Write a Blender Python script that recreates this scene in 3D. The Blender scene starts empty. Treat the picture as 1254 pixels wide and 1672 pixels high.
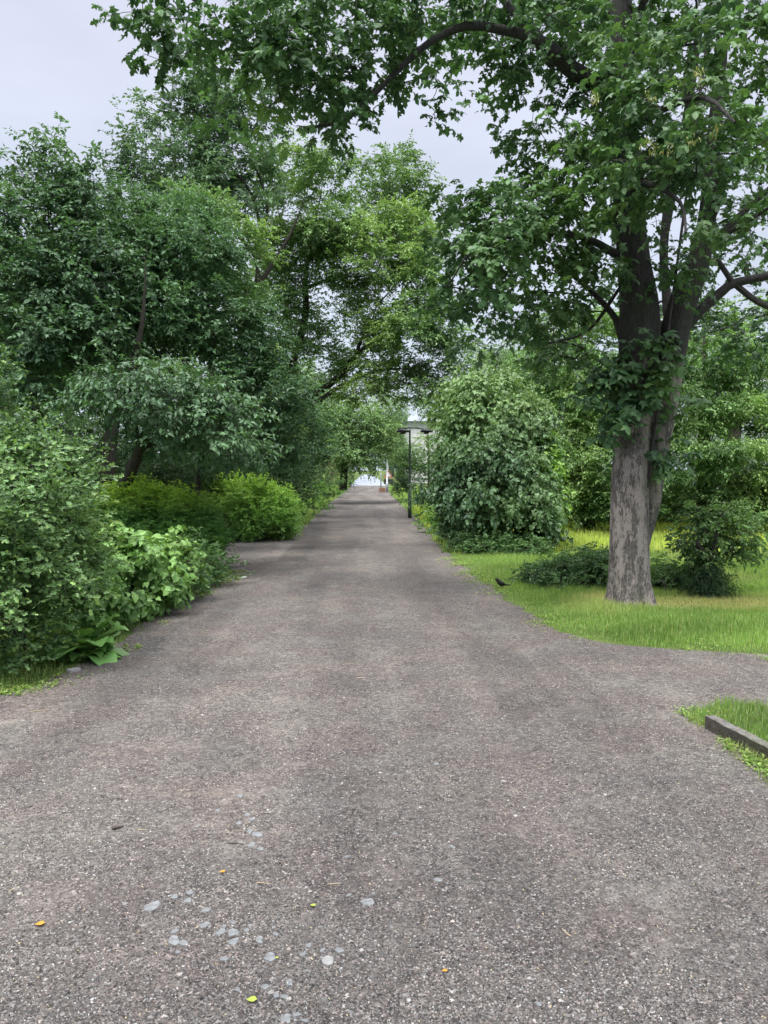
import bpy, math, random
import numpy as np
from mathutils import Vector, Matrix

# ------------------------------------------------------------------ camera
F, CX, CY = 1250.0, 627.0, 836.0            # lens of the photograph, in its own pixels
CAMZ, YAW, PITCH = 1.6, math.radians(1.24), math.radians(-3.12)
scene = bpy.context.scene
cam_d = bpy.data.cameras.new('camera')
cam = bpy.data.objects.new('camera', cam_d)
scene.collection.objects.link(cam)
cam_d.sensor_fit = 'VERTICAL'; cam_d.sensor_height = 36.0; cam_d.lens = 36.0*F/1672.0
cam_d.clip_start = 0.05; cam_d.clip_end = 3000
cam.location = (0, 0, CAMZ)
cam.rotation_euler = (math.pi/2+PITCH, 0, -YAW)
scene.camera = cam
CR = np.array(Matrix.Rotation(-YAW, 3, 'Z') @ Matrix.Rotation(math.pi/2+PITCH, 3, 'X'))

# ------------------------------------------------------------------ sky
SUN_EL, SUN_AZ = math.radians(62), math.radians(215)     # azimuth clockwise from +Y
world = bpy.data.worlds.new('World'); scene.world = world; world.use_nodes = True
nt = world.node_tree; nt.nodes.clear()
def N(t, typ, **kw):
    n = t.nodes.new(typ)
    for k, v in kw.items(): setattr(n, k, v)
    return n
out = N(nt, 'ShaderNodeOutputWorld'); bg = N(nt, 'ShaderNodeBackground'); bg.inputs[1].default_value = 0.12
sky = N(nt, 'ShaderNodeTexSky', sky_type='NISHITA', sun_disc=False, sun_elevation=SUN_EL, sun_rotation=SUN_AZ)
tc = N(nt, 'ShaderNodeTexCoord'); sep = N(nt, 'ShaderNodeSeparateXYZ')
nt.links.new(tc.outputs['Generated'], sep.inputs[0])
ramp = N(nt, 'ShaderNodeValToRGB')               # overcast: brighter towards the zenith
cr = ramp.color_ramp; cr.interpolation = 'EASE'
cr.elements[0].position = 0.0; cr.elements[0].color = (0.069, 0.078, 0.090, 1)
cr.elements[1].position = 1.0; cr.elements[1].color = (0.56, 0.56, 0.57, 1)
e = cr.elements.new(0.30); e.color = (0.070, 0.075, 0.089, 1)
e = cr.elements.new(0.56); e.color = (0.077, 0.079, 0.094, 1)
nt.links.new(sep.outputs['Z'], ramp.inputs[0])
mp = N(nt, 'ShaderNodeMapping'); mp.inputs['Scale'].default_value = (1.0, 1.0, 3.0)
nt.links.new(tc.outputs['Generated'], mp.inputs[0])
noi = N(nt, 'ShaderNodeTexNoise'); noi.inputs['Scale'].default_value = 2.2; noi.inputs['Detail'].default_value = 5
nt.links.new(mp.outputs[0], noi.inputs['Vector'])
mr = N(nt, 'ShaderNodeMapRange'); mr.inputs[1].default_value = .3; mr.inputs[2].default_value = .7
mr.inputs[3].default_value = 0.88; mr.inputs[4].default_value = 1.14
nt.links.new(noi.outputs['Fac'], mr.inputs[0])
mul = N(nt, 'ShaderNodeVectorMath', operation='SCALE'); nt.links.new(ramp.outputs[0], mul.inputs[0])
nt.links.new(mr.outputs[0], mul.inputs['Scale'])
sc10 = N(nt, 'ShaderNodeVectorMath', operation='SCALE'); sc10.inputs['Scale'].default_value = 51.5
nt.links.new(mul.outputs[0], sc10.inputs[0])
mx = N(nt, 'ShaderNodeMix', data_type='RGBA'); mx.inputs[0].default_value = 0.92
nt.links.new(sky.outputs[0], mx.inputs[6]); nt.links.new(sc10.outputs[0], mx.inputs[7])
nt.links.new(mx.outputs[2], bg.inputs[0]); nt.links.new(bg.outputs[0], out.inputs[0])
sun_d = bpy.data.lights.new('sun', 'SUN'); sun_d.energy = 2.3; sun_d.angle = math.radians(14); sun_d.color = (1, .965, .91)
sun = bpy.data.objects.new('sun', sun_d); scene.collection.objects.link(sun)
sdir = Vector((math.sin(SUN_AZ)*math.cos(SUN_EL), math.cos(SUN_AZ)*math.cos(SUN_EL), math.sin(SUN_EL)))
sun.rotation_euler = sdir.to_track_quat('Z', 'Y').to_euler(); sun.location = (0, 0, 30)
vs = scene.view_settings; vs.view_transform = 'Standard'; vs.look = 'None'; vs.gamma = 1; vs.exposure = 0.75
cy = scene.cycles; cy.max_bounces = 8; cy.diffuse_bounces = 4; cy.glossy_bounces = 2; cy.transmission_bounces = 4
cy.use_adaptive_sampling = True; cy.adaptive_threshold = 0.02; cy.use_denoising = True

# ------------------------------------------------------------------ helpers
def ray(px, py):
    return CR @ np.array([(px-CX)/F, -(py-CY)/F, -1.0])
def at(px, py, Y):
    d = ray(px, py); return np.array([0, 0, CAMZ]) + d*(Y/d[1])
def G(px, py, z=0.0):
    d = ray(px, py); return np.array([0, 0, CAMZ]) + d*((z-CAMZ)/d[2])
col = scene.collection
def tag(o, label=None, cat=None, group=None, kind=None):
    for k, v in (('label', label), ('category', cat), ('group', group), ('kind', kind)):
        if v: o[k] = v
    return o
def empty(name, loc, label, cat, group=None):
    o = bpy.data.objects.new(name, None); col.objects.link(o); o.location = tuple(loc); o.empty_display_size = .1
    return tag(o, label, cat, group)
def link(name, me, parent=None):
    o = bpy.data.objects.new(name, me); col.objects.link(o)
    if parent is not None:
        o.parent = parent; o.matrix_parent_inverse = Matrix.Translation(-Vector(parent.location))
    return o
def mesh_np(name, V, T, mat, tint=None, smooth=False, parent=None):
    """triangle mesh from numpy arrays; tint is a vector per face"""
    V = np.ascontiguousarray(V, np.float32); T = np.ascontiguousarray(T, np.int32)
    me = bpy.data.meshes.new(name)
    me.vertices.add(len(V)); me.vertices.foreach_set('co', V.ravel())
    k = T.shape[1]
    me.loops.add(T.size); me.loops.foreach_set('vertex_index', T.ravel())
    me.polygons.add(len(T)); me.polygons.foreach_set('loop_start', np.arange(0, T.size, k, dtype=np.int32))
    me.polygons.foreach_set('use_smooth', np.full(len(T), smooth))
    me.update(calc_edges=True)
    if tint is not None:
        a = me.attributes.new('tint', 'FLOAT_VECTOR', 'FACE')
        a.data.foreach_set('vector', np.ascontiguousarray(tint, np.float32).ravel())
    me.materials.append(mat)
    return link(name, me, parent)
def join(parts):
    """parts: list of (V, faces(k)) -> one pair"""
    Vs, Ts, o = [], [], 0
    for V, T in parts:
        Vs.append(V); Ts.append(np.asarray(T)+o); o += len(V)
    return np.vstack(Vs), np.vstack(Ts)
def nrm(v):
    return v/np.maximum(np.linalg.norm(v, axis=-1, keepdims=True), 1e-9)

# ------------------------------------------------------------------ materials
def new_mat(name):
    m = bpy.data.materials.new(name); m.use_nodes = True; m.node_tree.nodes.clear()
    return m, m.node_tree
def ramp_node(t, stops, interp='LINEAR'):
    r = N(t, 'ShaderNodeValToRGB'); c = r.color_ramp; c.interpolation = interp
    c.elements[0].position, c.elements[0].color = stops[0][0], (*stops[0][1], 1)
    c.elements[1].position, c.elements[1].color = stops[-1][0], (*stops[-1][1], 1)
    for p, cc in stops[1:-1]:
        x = c.elements.new(p); x.color = (*cc, 1)
    return r
def mixc(t, f, a, b, mode='MIX'):
    m = N(t, 'ShaderNodeMix', data_type='RGBA', blend_type=mode)
    for i, v in ((0, f), (6, a), (7, b)):
        if isinstance(v, bpy.types.NodeSocket): t.links.new(v, m.inputs[i])
        elif i == 0: m.inputs[0].default_value = v
        else: m.inputs[i].default_value = (*v, 1)
    return m.outputs[2]
def noise(t, vec, scale, detail=4, rough=.55):
    n = N(t, 'ShaderNodeTexNoise'); n.inputs['Scale'].default_value = scale
    n.inputs['Detail'].default_value = detail; n.inputs['Roughness'].default_value = rough
    t.links.new(vec, n.inputs['Vector']); return n.outputs['Fac']
GAIN = {}
def leaf_mat(name, dark, light, fresh, transl=.26, rough=.48, spec=.38, gain=1.22):
    dark, light, fresh = [tuple(min(.8, x*gain*k*(1, 1, 1.12)[i]) for i, x in enumerate(c)) for c, k in ((dark, .62), (light, 1.22), (fresh, 1.1))]
    m, t = new_mat(name)
    a = N(t, 'ShaderNodeAttribute', attribute_name='tint'); s = N(t, 'ShaderNodeSeparateXYZ')
    t.links.new(a.outputs['Vector'], s.inputs[0])
    c = mixc(t, s.outputs['X'], dark, light); c = mixc(t, s.outputs['Y'], c, fresh)
    p = N(t, 'ShaderNodeBsdfPrincipled'); t.links.new(c, p.inputs['Base Color'])
    p.inputs['Roughness'].default_value = rough; p.inputs['Specular IOR Level'].default_value = spec
    tr = N(t, 'ShaderNodeBsdfTranslucent'); c2 = mixc(t, 1.0, c, (1.25, 1.3, .6), 'MULTIPLY')
    t.links.new(c2, tr.inputs[0])
    mxs = N(t, 'ShaderNodeMixShader'); mxs.inputs[0].default_value = transl
    t.links.new(p.outputs[0], mxs.inputs[1]); t.links.new(tr.outputs[0], mxs.inputs[2])
    o = N(t, 'ShaderNodeOutputMaterial'); t.links.new(mxs.outputs[0], o.inputs[0]); return m
def plain(name, c, rough=.6, metal=0, var=.12, scale=30, bump=0.0, spec=.5, c2=None):
    m, t = new_mat(name); tcn = N(t, 'ShaderNodeTexCoord')
    p = N(t, 'ShaderNodeBsdfPrincipled'); f = noise(t, tcn.outputs['Object'], scale, 6)
    dk = tuple(x*(1-var*1.6) for x in c) if c2 is None else c2; lt = tuple(min(1, x*(1+var)) for x in c)
    t.links.new(ramp_node(t, [(.32, dk), (.62, lt)]).outputs[0], p.inputs['Base Color'])
    r = t.nodes[-1]
    t.links.new(f, r.inputs[0])
    p.inputs['Roughness'].default_value = rough; p.inputs['Metallic'].default_value = metal
    p.inputs['Specular IOR Level'].default_value = spec
    if bump:
        b = N(t, 'ShaderNodeBump'); b.inputs['Strength'].default_value = bump; b.inputs['Distance'].default_value = .01
        t.links.new(f, b.inputs['Height']); t.links.new(b.outputs[0], p.inputs['Normal'])
    o = N(t, 'ShaderNodeOutputMaterial'); t.links.new(p.outputs[0], o.inputs[0]); return m
def bark_mat(name, dark, light, pale=None, pale_amt=.5, green=None, zs=.22, scale=14):
    """vertical ridges, flakes of pale wood, algae"""
    m, t = new_mat(name); tcn = N(t, 'ShaderNodeTexCoord')
    mpn = N(t, 'ShaderNodeMapping'); mpn.inputs['Scale'].default_value = (1, 1, zs)
    t.links.new(tcn.outputs['Object'], mpn.inputs[0]); v = mpn.outputs[0]
    n1 = noise(t, v, scale*3, 8, .7); n2 = noise(t, v, scale*.45, 5, .6); n3 = noise(t, tcn.outputs['Object'], 90, 4, .7)
    c = ramp_node(t, [(.36, dark), (.66, light)]); t.links.new(n1, c.inputs[0]); c = c.outputs[0]
    if pale:
        r = ramp_node(t, [(.62-.2*pale_amt, (0, 0, 0)), (.69-.2*pale_amt, (1, 1, 1))])
        ad = N(t, 'ShaderNodeMath', operation='MULTIPLY_ADD'); ad.inputs[1].default_value = .45
        t.links.new(n1, ad.inputs[0]); md = N(t, 'ShaderNodeMath', operation='MULTIPLY'); md.inputs[1].default_value = .62
        t.links.new(n2, md.inputs[0]); t.links.new(md.outputs[0], ad.inputs[2]); t.links.new(ad.outputs[0], r.inputs[0])
        c = mixc(t, r.outputs[0], c, pale)
    if green:
        r = ramp_node(t, [(.5, (0, 0, 0)), (.72, (.7, .7, .7))])
        t.links.new(noise(t, tcn.outputs['Object'], 3.1, 4), r.inputs[0]); c = mixc(t, r.outputs[0], c, green)
    r = ramp_node(t, [(.3, (.55, .55, .55)), (.6, (1.1, 1.1, 1.1))]); t.links.new(n3, r.inputs[0])
    c = mixc(t, 1.0, c, r.outputs[0], 'MULTIPLY')
    p = N(t, 'ShaderNodeBsdfPrincipled'); t.links.new(c, p.inputs['Base Color'])
    p.inputs['Roughness'].default_value = .85; p.inputs['Specular IOR Level'].default_value = .25
    b = N(t, 'ShaderNodeBump'); b.inputs['Strength'].default_value = .9; b.inputs['Distance'].default_value = .02
    t.links.new(n1, b.inputs['Height']); t.links.new(b.outputs[0], p.inputs['Normal'])
    o = N(t, 'ShaderNodeOutputMaterial'); t.links.new(p.outputs[0], o.inputs[0]); return m

M = {}
M['maple'] = leaf_mat('maple_leaf', (.045, .105, .045), (.085, .17, .065), (.20, .32, .06))
M['maple_light'] = leaf_mat('maple_leaf_light', (.08, .16, .04), (.15, .27, .06), (.26, .38, .07))
M['elder'] = leaf_mat('elder_leaf', (.042, .10, .045), (.085, .165, .072), (.16, .26, .08))
M['bluegreen'] = leaf_mat('bluegreen_leaf', (.06, .12, .065), (.12, .20, .10), (.17, .26, .09))
M['ash'] = leaf_mat('ash_leaf', (.09, .17, .06), (.165, .27, .10), (.28, .38, .09))
M['hornbeam'] = leaf_mat('hornbeam_leaf', (.04, .095, .03), (.13, .24, .07), (.34, .46, .13), rough=.42)
M['vine'] = leaf_mat('climber_leaf', (.045, .105, .045), (.10, .185, .08), (.28, .40, .08))
M['heart'] = leaf_mat('heart_leaf', (.08, .17, .045), (.15, .28, .07), (.26, .40, .08))
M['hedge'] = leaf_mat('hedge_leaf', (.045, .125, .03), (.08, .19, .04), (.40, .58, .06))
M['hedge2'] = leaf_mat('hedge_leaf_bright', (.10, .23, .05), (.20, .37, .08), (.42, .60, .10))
M['hawthorn'] = leaf_mat('hawthorn_leaf', (.05, .12, .045), (.14, .245, .08), (.34, .47, .09))
M['lime'] = leaf_mat('lime_leaf', (.13, .25, .045), (.21, .35, .07), (.33, .46, .08))
M['dock'] = leaf_mat('dock_leaf', (.08, .20, .05), (.13, .27, .07), (.2, .35, .08), rough=.35)
M['red'] = leaf_mat('reddish_leaf', (.13, .09, .07), (.25, .17, .14), (.34, .22, .18))
M['under'] = leaf_mat('undergrowth_leaf', (.03, .07, .03), (.065, .125, .045), (.15, .24, .05))
M['bramble'] = leaf_mat('bramble_leaf', (.055, .125, .045), (.11, .20, .065), (.2, .3, .08))
M['grass'] = leaf_mat('grass_blade', (.12, .225, .05), (.25, .37, .10), (.52, .46, .22), transl=.45, rough=.5, spec=.3)
M['field'] = leaf_mat('field_blade', (.30, .40, .07), (.46, .55, .11), (.56, .52, .2), transl=.45, rough=.5, spec=.3)
M['seed'] = leaf_mat('seed_key', (.16, .20, .07), (.22, .25, .09), (.26, .26, .09))
M['bark'] = bark_mat('maple_bark', (.075, .069, .065), (.19, .175, .165), (.34, .30, .28), .60, (.12, .13, .085), .30, 21)
M['bark_up'] = bark_mat('dark_branch_bark', (.035, .034, .033), (.085, .08, .078), None, 0, (.05, .06, .04))
M['bark_dark'] = bark_mat('dark_bark', (.03, .027, .024), (.08, .07, .06))
M['bark_grey'] = bark_mat('grey_bark', (.06, .055, .05), (.15, .14, .125), None, 0, (.08, .1, .05))
M['metal_green'] = plain('green_painted_metal', (.075, .10, .085), .5)
M['metal_grey'] = plain('grey_metal', (.42, .44, .46), .4, .3)
M['dark_metal'] = plain('dark_metal', (.03, .033, .035), .5)
M['render'] = plain('white_render', (.55, .55, .54), .8, scale=3)
M['render_grey'] = plain('grey_render', (.45, .48, .54), .8, scale=3)
M['roof'] = plain('zinc_roof', (.22, .25, .30), .8)
M['glass'] = plain('window_glass', (.09, .12, .16), .15)
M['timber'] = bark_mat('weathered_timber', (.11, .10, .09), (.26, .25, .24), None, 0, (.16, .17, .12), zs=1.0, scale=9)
M['timber_side'] = bark_mat('dark_timber_side', (.05, .045, .04), (.11, .1, .085), None, 0, (.06, .065, .03), zs=1.0, scale=9)  # sides and end of the board, darker in tone than its top face
M['stone'] = plain('slate_chip', (.195, .205, .21), .85, var=.2, scale=45, bump=.4)
M['stone_pale'] = plain('pale_stone', (.27, .27, .265), .8, scale=40, bump=.4)
M['straw'] = plain('dry_straw', (.55, .45, .28), .8)
M['twig'] = plain('dark_twig', (.07, .05, .04), .85)
M['orange'] = plain('orange_leaf', (.5, .24, .03), .7)
M['limeleaf'] = plain('yellow_green_leaf', (.33, .40, .06), .6)
M['feather'] = plain('black_feather', (.012, .012, .014), .55, scale=60)
M['beak'] = plain('beak_horn', (.25, .16, .04), .5)
M['red_paint'] = plain('red_sign_paint', (.34, .10, .08), .6)
M['white_paint'] = plain('white_sign_paint', (.6, .6, .6), .45)
M['brick'] = plain('brown_stone', (.22, .12, .08), .8)

# ------------------------------------------------------------------ leaves
def tmpl(pts, tris): return np.array(pts, float), np.array(tris)
half = [(.26, -.06, -.03), (.19, .15, 0), (.54, .38, -.09), (.21, .50, .0), (.23, .76, -.04)]
vv = [(0, 0, 0), (0, .33, .05)] + half + [(0, 1.02, -.13)] + [(-x, y, z) for x, y, z in half[::-1]]
MAPLE = tmpl(vv, [(1, 0, 2), (1, 2, 3), (1, 3, 4), (1, 4, 5), (1, 5, 6), (1, 6, 7), (1, 7, 8), (1, 8, 9), (1, 9, 10), (1, 10, 11), (1, 11, 12), (1, 12, 0)])
OVATE = tmpl([(0, 0, 0), (.25, .28, .05), (.22, .60, .0), (0, 1, -.16), (-.22, .60, .0), (-.25, .28, .05), (0, .45, -.03)],
             [(0, 1, 6), (1, 2, 6), (2, 3, 6), (3, 4, 6), (4, 5, 6), (5, 0, 6)])
HEART = tmpl([(0, 0, 0), (.33, .02, .05), (.38, .38, .03), (0, 1, -.15), (-.38, .38, .03), (-.33, .02, .05), (0, .4, -.03)],
             [(0, 1, 6), (1, 2, 6), (2, 3, 6), (3, 4, 6), (4, 5, 6), (5, 0, 6)])
LOBED = tmpl([(0, 0, 0), (.3, .35, .04), (.13, .45, 0), (.3, .75, .02), (0, 1, -.08), (-.3, .75, .02), (-.13, .45, 0), (-.3, .35, .04)],
             [(0, 1, 2), (2, 3, 4), (0, 2, 4), (0, 4, 6), (4, 5, 6), (0, 6, 7)])
RHOMB = tmpl([(0, 0, 0), (.27, .42, .09), (0, 1, -.08), (-.27, .42, .09)], [(0, 1, 2), (0, 2, 3)])
SLIM = tmpl([(0, 0, 0), (.16, .42, .06), (0, 1, -.1), (-.16, .42, .06)], [(0, 1, 2), (0, 2, 3)])
def leaves(tp, base, d, n, size, tint, rng=None, curl=.25):
    """base,d,n (N,3), size (N,), tint (N,2) -> V,T,tint per face"""
    P, T = tp; d = nrm(d); s = nrm(np.cross(d, n)); n = np.cross(s, d)
    sz = size[:, None, None]; K = len(P)
    px, py, pz = P[:, 0][None, :, None], P[:, 1][None, :, None], P[:, 2][None, :, None]
    wob = 1.0 if rng is None else (1+rng.normal(0, curl, (len(base), 1, 1)))
    wx = 1.0 if rng is None else (1+rng.uniform(-.18, .18, (len(base), 1, 1)))
    V = base[:, None, :] + sz*(s[:, None, :]*px*wx + d[:, None, :]*py + n[:, None, :]*pz*wob*1.6)
    Tt = (T[None] + (np.arange(len(base))*K)[:, None, None]).reshape(-1, 3)
    tt = np.zeros((len(base), 3)); tt[:, :2] = tint
    return V.reshape(-1, 3), Tt, np.repeat(tt, len(T), axis=0)

def lnoise(P, f, seed):
    """cheap smooth noise 0..1 on points"""
    r = np.random.default_rng(seed); v = 0
    for k in range(5):
        w = r.normal(0, 1, 3)*f*(1+.5*k); v = v + np.sin(P@w + r.uniform(0, 6.28))/(1+.35*k)
    return np.clip(.5+.28*v, 0, 1)

# ------------------------------------------------------------------ branching
def sweep(P, R, sides, rough=0, seed=0, flare=0):
    """tube along the points with parallel frames"""
    P = np.asarray(P, float); n = len(P)
    t = np.gradient(P, axis=0); t = nrm(t)
    a = np.array([1.0, 0, 0]) if abs(t[0][0]) < .8 else np.array([0, 1.0, 0])
    u = np.cross(t[0], a); u /= np.linalg.norm(u)
    th = np.arange(sides)*2*math.pi/sides; c, s = np.cos(th), np.sin(th)
    rings = np.empty((n, sides, 3))
    for i in range(n):
        u = u - t[i]*np.dot(u, t[i]); u /= max(1e-9, np.linalg.norm(u)); w = np.cross(t[i], u)
        rr = R[i]*np.ones(sides)
        rings[i] = P[i] + rr[:, None]*(c[:, None]*u + s[:, None]*w)
    if rough:
        flat = rings.reshape(-1, 3)
        cen = np.repeat(P, sides, axis=0); dirv = nrm(flat-cen)
        rng = np.random.default_rng(seed)
        ang = np.tile(th, n); hh = flat[:, 2]
        dv = (np.sin(ang*3+hh*1.1+seed)*.35+np.sin(ang*5-hh*2.3+1)*.3+np.sin(ang*9+hh*1.7)*.2+np.sin(ang*2+hh*5)*.2)
        rad = np.repeat(R, sides)
        flat = flat + dirv*(rad*rough*dv+rng.normal(0, .0015, len(ang)))[:, None]
        if flare:
            z0 = P[0][2]; fl = np.exp(-(hh-z0)/.16)*flare*(.55+.45*np.sin(ang*5+.6)+.2*np.sin(ang*3))
            flat = flat + (dirv*np.array([1, 1, 0]))*(rad*fl)[:, None]
        rings = flat.reshape(n, sides, 3)
    idx = np.arange(n*sides).reshape(n, sides); nx = np.roll(idx, -1, axis=1)
    A, B, C, D = idx[:-1], nx[:-1], nx[1:], idx[1:]
    T = np.concatenate([np.stack([A, B, C], -1).reshape(-1, 3), np.stack([A, C, D], -1).reshape(-1, 3)])
    return rings.reshape(-1, 3), T

def smooth_line(pts, step):
    """Catmull-Rom through points with columns x,y,z,r"""
    pts = np.asarray(pts, float)
    if len(pts) == 2:
        n = max(2, int(np.linalg.norm(pts[1, :3]-pts[0, :3])/step)+1)
        k = np.linspace(0, 1, n)[:, None]; return pts[0]*(1-k)+pts[1]*k
    e = np.vstack([2*pts[0]-pts[1], pts, 2*pts[-1]-pts[-2]]); o = []
    for i in range(1, len(e)-2):
        p0, p1, p2, p3 = e[i-1:i+3]; n = max(2, int(np.linalg.norm((p2-p1)[:3])/step))
        for k in np.arange(n)/n:
            o.append(.5*((2*p1)+(-p0+p2)*k+(2*p0-5*p1+4*p2-p3)*k*k+(-p0+3*p1-3*p2+p3)*k**3))
    o.append(pts[-1]); o = np.array(o); o[:, 3] = np.maximum(o[:, 3], .002); return o

class Skeleton:
    def __init__(s, cap=60000):
        s.P = np.zeros((cap, 3)); s.par = np.full(cap, -1); s.fix = np.zeros(cap); s.n = 0; s.L = np.zeros(cap)
    def add(s, p, par, fix=0):
        i = s.n; s.P[i] = p; s.par[i] = par; s.fix[i] = fix
        s.L[i] = 0 if par < 0 else s.L[par]+np.linalg.norm(p-s.P[par]); s.n += 1; return i
    def limb(s, pts, step=.15, taper=True):
        q = smooth_line(pts, step); par = -1
        if taper and len(q) > 3:
            u = np.linspace(0, 1, len(q)); q[:, 3] = np.maximum(q[:, 3]*np.clip((1-u)/.42, 0, 1)**.8, .005)
        if s.n: par = int(np.argmin(((s.P[:s.n]-q[0, :3])**2).sum(1)))
        for k, r in enumerate(q):
            par = s.add(r[:3], par, r[3])
    def grow(s, tips, rng, step=.2, lw=.25, wob=.1):
        limb_n = s.n
        d0 = np.sqrt((((tips[:, None]-s.P[None, :limb_n:3])**2).sum(2))).min(1)
        for tp in tips[np.argsort(d0)]:
            D = s.P[:s.n]-tp; d = np.sqrt((D**2).sum(1))
            cost = d + lw*s.L[:s.n]*.5 + .7*np.maximum(0, D[:, 2]) + np.where(s.fix[:s.n] > 0, .0, .05)
            j = int(np.argmin(cost)); dist = d[j]; a = s.P[j]
            pd = a-s.P[s.par[j]] if s.par[j] >= 0 else np.array([0, 0, 1.0])
            pd = pd/max(1e-6, np.linalg.norm(pd))
            c = (a+tp)/2 + pd*dist*.18 + rng.normal(0, wob, 3)*dist + np.array([0, 0, .06])*dist
            n = max(2, int(dist/step)); par = j
            for k in range(1, n+1):
                u = k/n; par = s.add((1-u)**2*a+2*u*(1-u)*c+u*u*tp, par)
    def finish(s, tip_r=.004, ex=2.3):
        n = s.n; acc = np.zeros(n); nch = np.zeros(n, int); r = np.zeros(n); big = np.full(n, -1); bigr = np.zeros(n)
        for i in range(n-1, -1, -1):
            r[i] = max(acc[i]**(1/ex) if acc[i] > 0 else tip_r, s.fix[i] if s.fix[i] > 0 else 0)
            if s.fix[i] > 0: r[i] = s.fix[i]
            p = s.par[i]
            if p >= 0:
                acc[p] += r[i]**ex; nch[p] += 1
                if r[i]+(.5 if s.fix[i] > 0 and i == p+1 else 0) > bigr[p]: bigr[p] = r[i]+(.5 if s.fix[i] > 0 and i == p+1 else 0); big[p] = i
        s.r = r; s.big = big; s.nch = nch
        ch = []
        started = np.zeros(n, bool)
        for i in range(n):
            if started[i]: continue
            p = s.par[i]; c = [p, i] if p >= 0 else [i]
            started[i] = True; k = big[i]
            while k >= 0: c.append(k); started[k] = True; k = big[k]
            ch.append(c)
        s.chains = ch
    def mesh(s, minr=0, rough=.1, seed=0, flare=0, maxsides=16, zcut=None):
        parts = []
        for q, c in enumerate(s.chains):
            R = s.r[c].copy()
            if len(c) < 2: continue
            if s.par[c[1]] == c[0] and s.big[c[0]] != c[1]: R[0] = R[1]*1.15
            if R.max() < minr: continue
            m = R.max(); sd = 24 if m > .12 and maxsides > 16 else 12 if m > .07 else 7 if m > .025 else 4 if m > .01 else 3
            parts.append(sweep(s.P[c], R, min(sd, maxsides), rough if m > .06 else 0, seed+q, flare if q == 0 else 0))
        return join(parts)

DENS = 2.6
def sample_clumps(lobes, rng, per, csize, flat, shell=(.55, 1.0), low=-.6):
    """lobes: rows cx,cy,cz,rx,ry,rz,weight ; returns tip points, outward dirs"""
    T, O = [], []
    for L in lobes:
        c, r, w = L[:3], L[3:6], L[6]
        nc = max(3, int(DENS*per*w*(r[0]*r[1]+r[0]*r[2]+r[1]*r[2])/3/(csize**2)))
        u = nrm(rng.normal(0, 1, (nc*3, 3))); u = u[u[:, 2] > low][:nc]
        k = rng.uniform(shell[0]**2, shell[1]**2, len(u))**.5
        cc = c+u*r*k[:, None]
        for j in range(len(cc)):
            m = rng.integers(4, 8)
            p = cc[j]+rng.normal(0, 1, (m, 3))*np.array([csize, csize, csize*flat])*.6
            T.append(p); O.append(np.repeat(u[j][None], m, 0))
    T = np.vstack(T); O = np.vstack(O); ok = T[:, 2] > .05; return T[ok], O[ok]

def foliage(pts, out, rng, tp, size, shoots, nleaf, slen, droop=.2, up=.8, lie=.5, fresh=.2, fseed=1, ffreq=.5, freshz=None, jitter=.05, spread=1.0):
    """shoots with leaves in two ranks. returns V,T,tint, shoot segments"""
    n = len(pts)*shoots
    b = np.repeat(pts, shoots, 0)+rng.normal(0, jitter, (n, 3)); o = np.repeat(out, shoots, 0)
    sd = o*.7+rng.normal(0, .75*spread, (n, 3)); sd[:, 2] = sd[:, 2]*.55+rng.uniform(-.25, .35, n)-droop*.3; sd = nrm(sd)
    L = slen*rng.uniform(.6, 1.3, n)
    k = np.arange(nleaf)
    t = (k+.6)/nleaf
    base = b[:, None]+sd[:, None]*(L[:, None]*t[None])[..., None]
    base[..., 2] -= droop*.5*(L[:, None]*t[None]**2)
    side = nrm(np.cross(sd, np.array([0, 0, 1.0]))+1e-4)
    sg = np.where(k % 2 == 0, 1.0, -1.0)[None, :, None]*(1-(t[None, :, None] > .93)*.9)
    d = side[:, None]*sg+sd[:, None]*.75+rng.normal(0, .28, (n, nleaf, 3)); d[..., 2] -= droop*rng.uniform(.3, 1.5, (n, nleaf))
    nn = np.array([0, 0, up])+o[:, None]*(1-up)*.9+rng.normal(0, lie, (n, nleaf, 3))
    base = base.reshape(-1, 3); d = d.reshape(-1, 3); nn = nn.reshape(-1, 3)
    N_ = len(base); sz = size*rng.uniform(.45, 1.25, N_)*np.repeat(rng.uniform(.8, 1.15, n), nleaf)
    fz = lnoise(base, ffreq*2.2, fseed)
    tip = np.tile(t, n)
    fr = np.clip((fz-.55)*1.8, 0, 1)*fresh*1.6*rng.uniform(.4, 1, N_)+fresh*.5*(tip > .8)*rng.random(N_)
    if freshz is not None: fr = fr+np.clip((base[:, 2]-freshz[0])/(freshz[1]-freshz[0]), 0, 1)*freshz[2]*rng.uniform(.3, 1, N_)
    tint = np.stack([np.clip(rng.random(N_)*.7+lnoise(base, ffreq*3.3, fseed+7)*.5-.1, 0, 1), np.clip(fr, 0, 1)], 1)
    V, T, tt = leaves(tp, base, d, nn, sz, tint, rng)
    return V, T, tt, (b, b+sd*(L*.95)[:, None])

def stick_mesh(a, b, r):
    n = len(a); d = nrm(b-a); u = nrm(np.cross(d, np.array([.3, .2, 1.0]))); w = np.cross(d, u)
    V = np.empty((n, 4, 3)); V[:, 3] = b
    for k in range(3):
        th = k*2.094; V[:, k] = a+(u*math.cos(th)+w*math.sin(th))*r
    T = np.array([(0, 1, 3), (1, 2, 3), (2, 0, 3)])[None]+(np.arange(n)*4)[:, None, None]
    return V.reshape(-1, 3), T.reshape(-1, 3)

def PL(px, py, Y, rx, rz, ry=None, w=1.0):
    """a lobe given by where it stands: direction, distance and angular size"""
    c = at(px, py, Y); k = Y/F
    return np.array([*c, rx*k, ry if ry else (rx+rz)*.5*k, rz*k, w])

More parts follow.
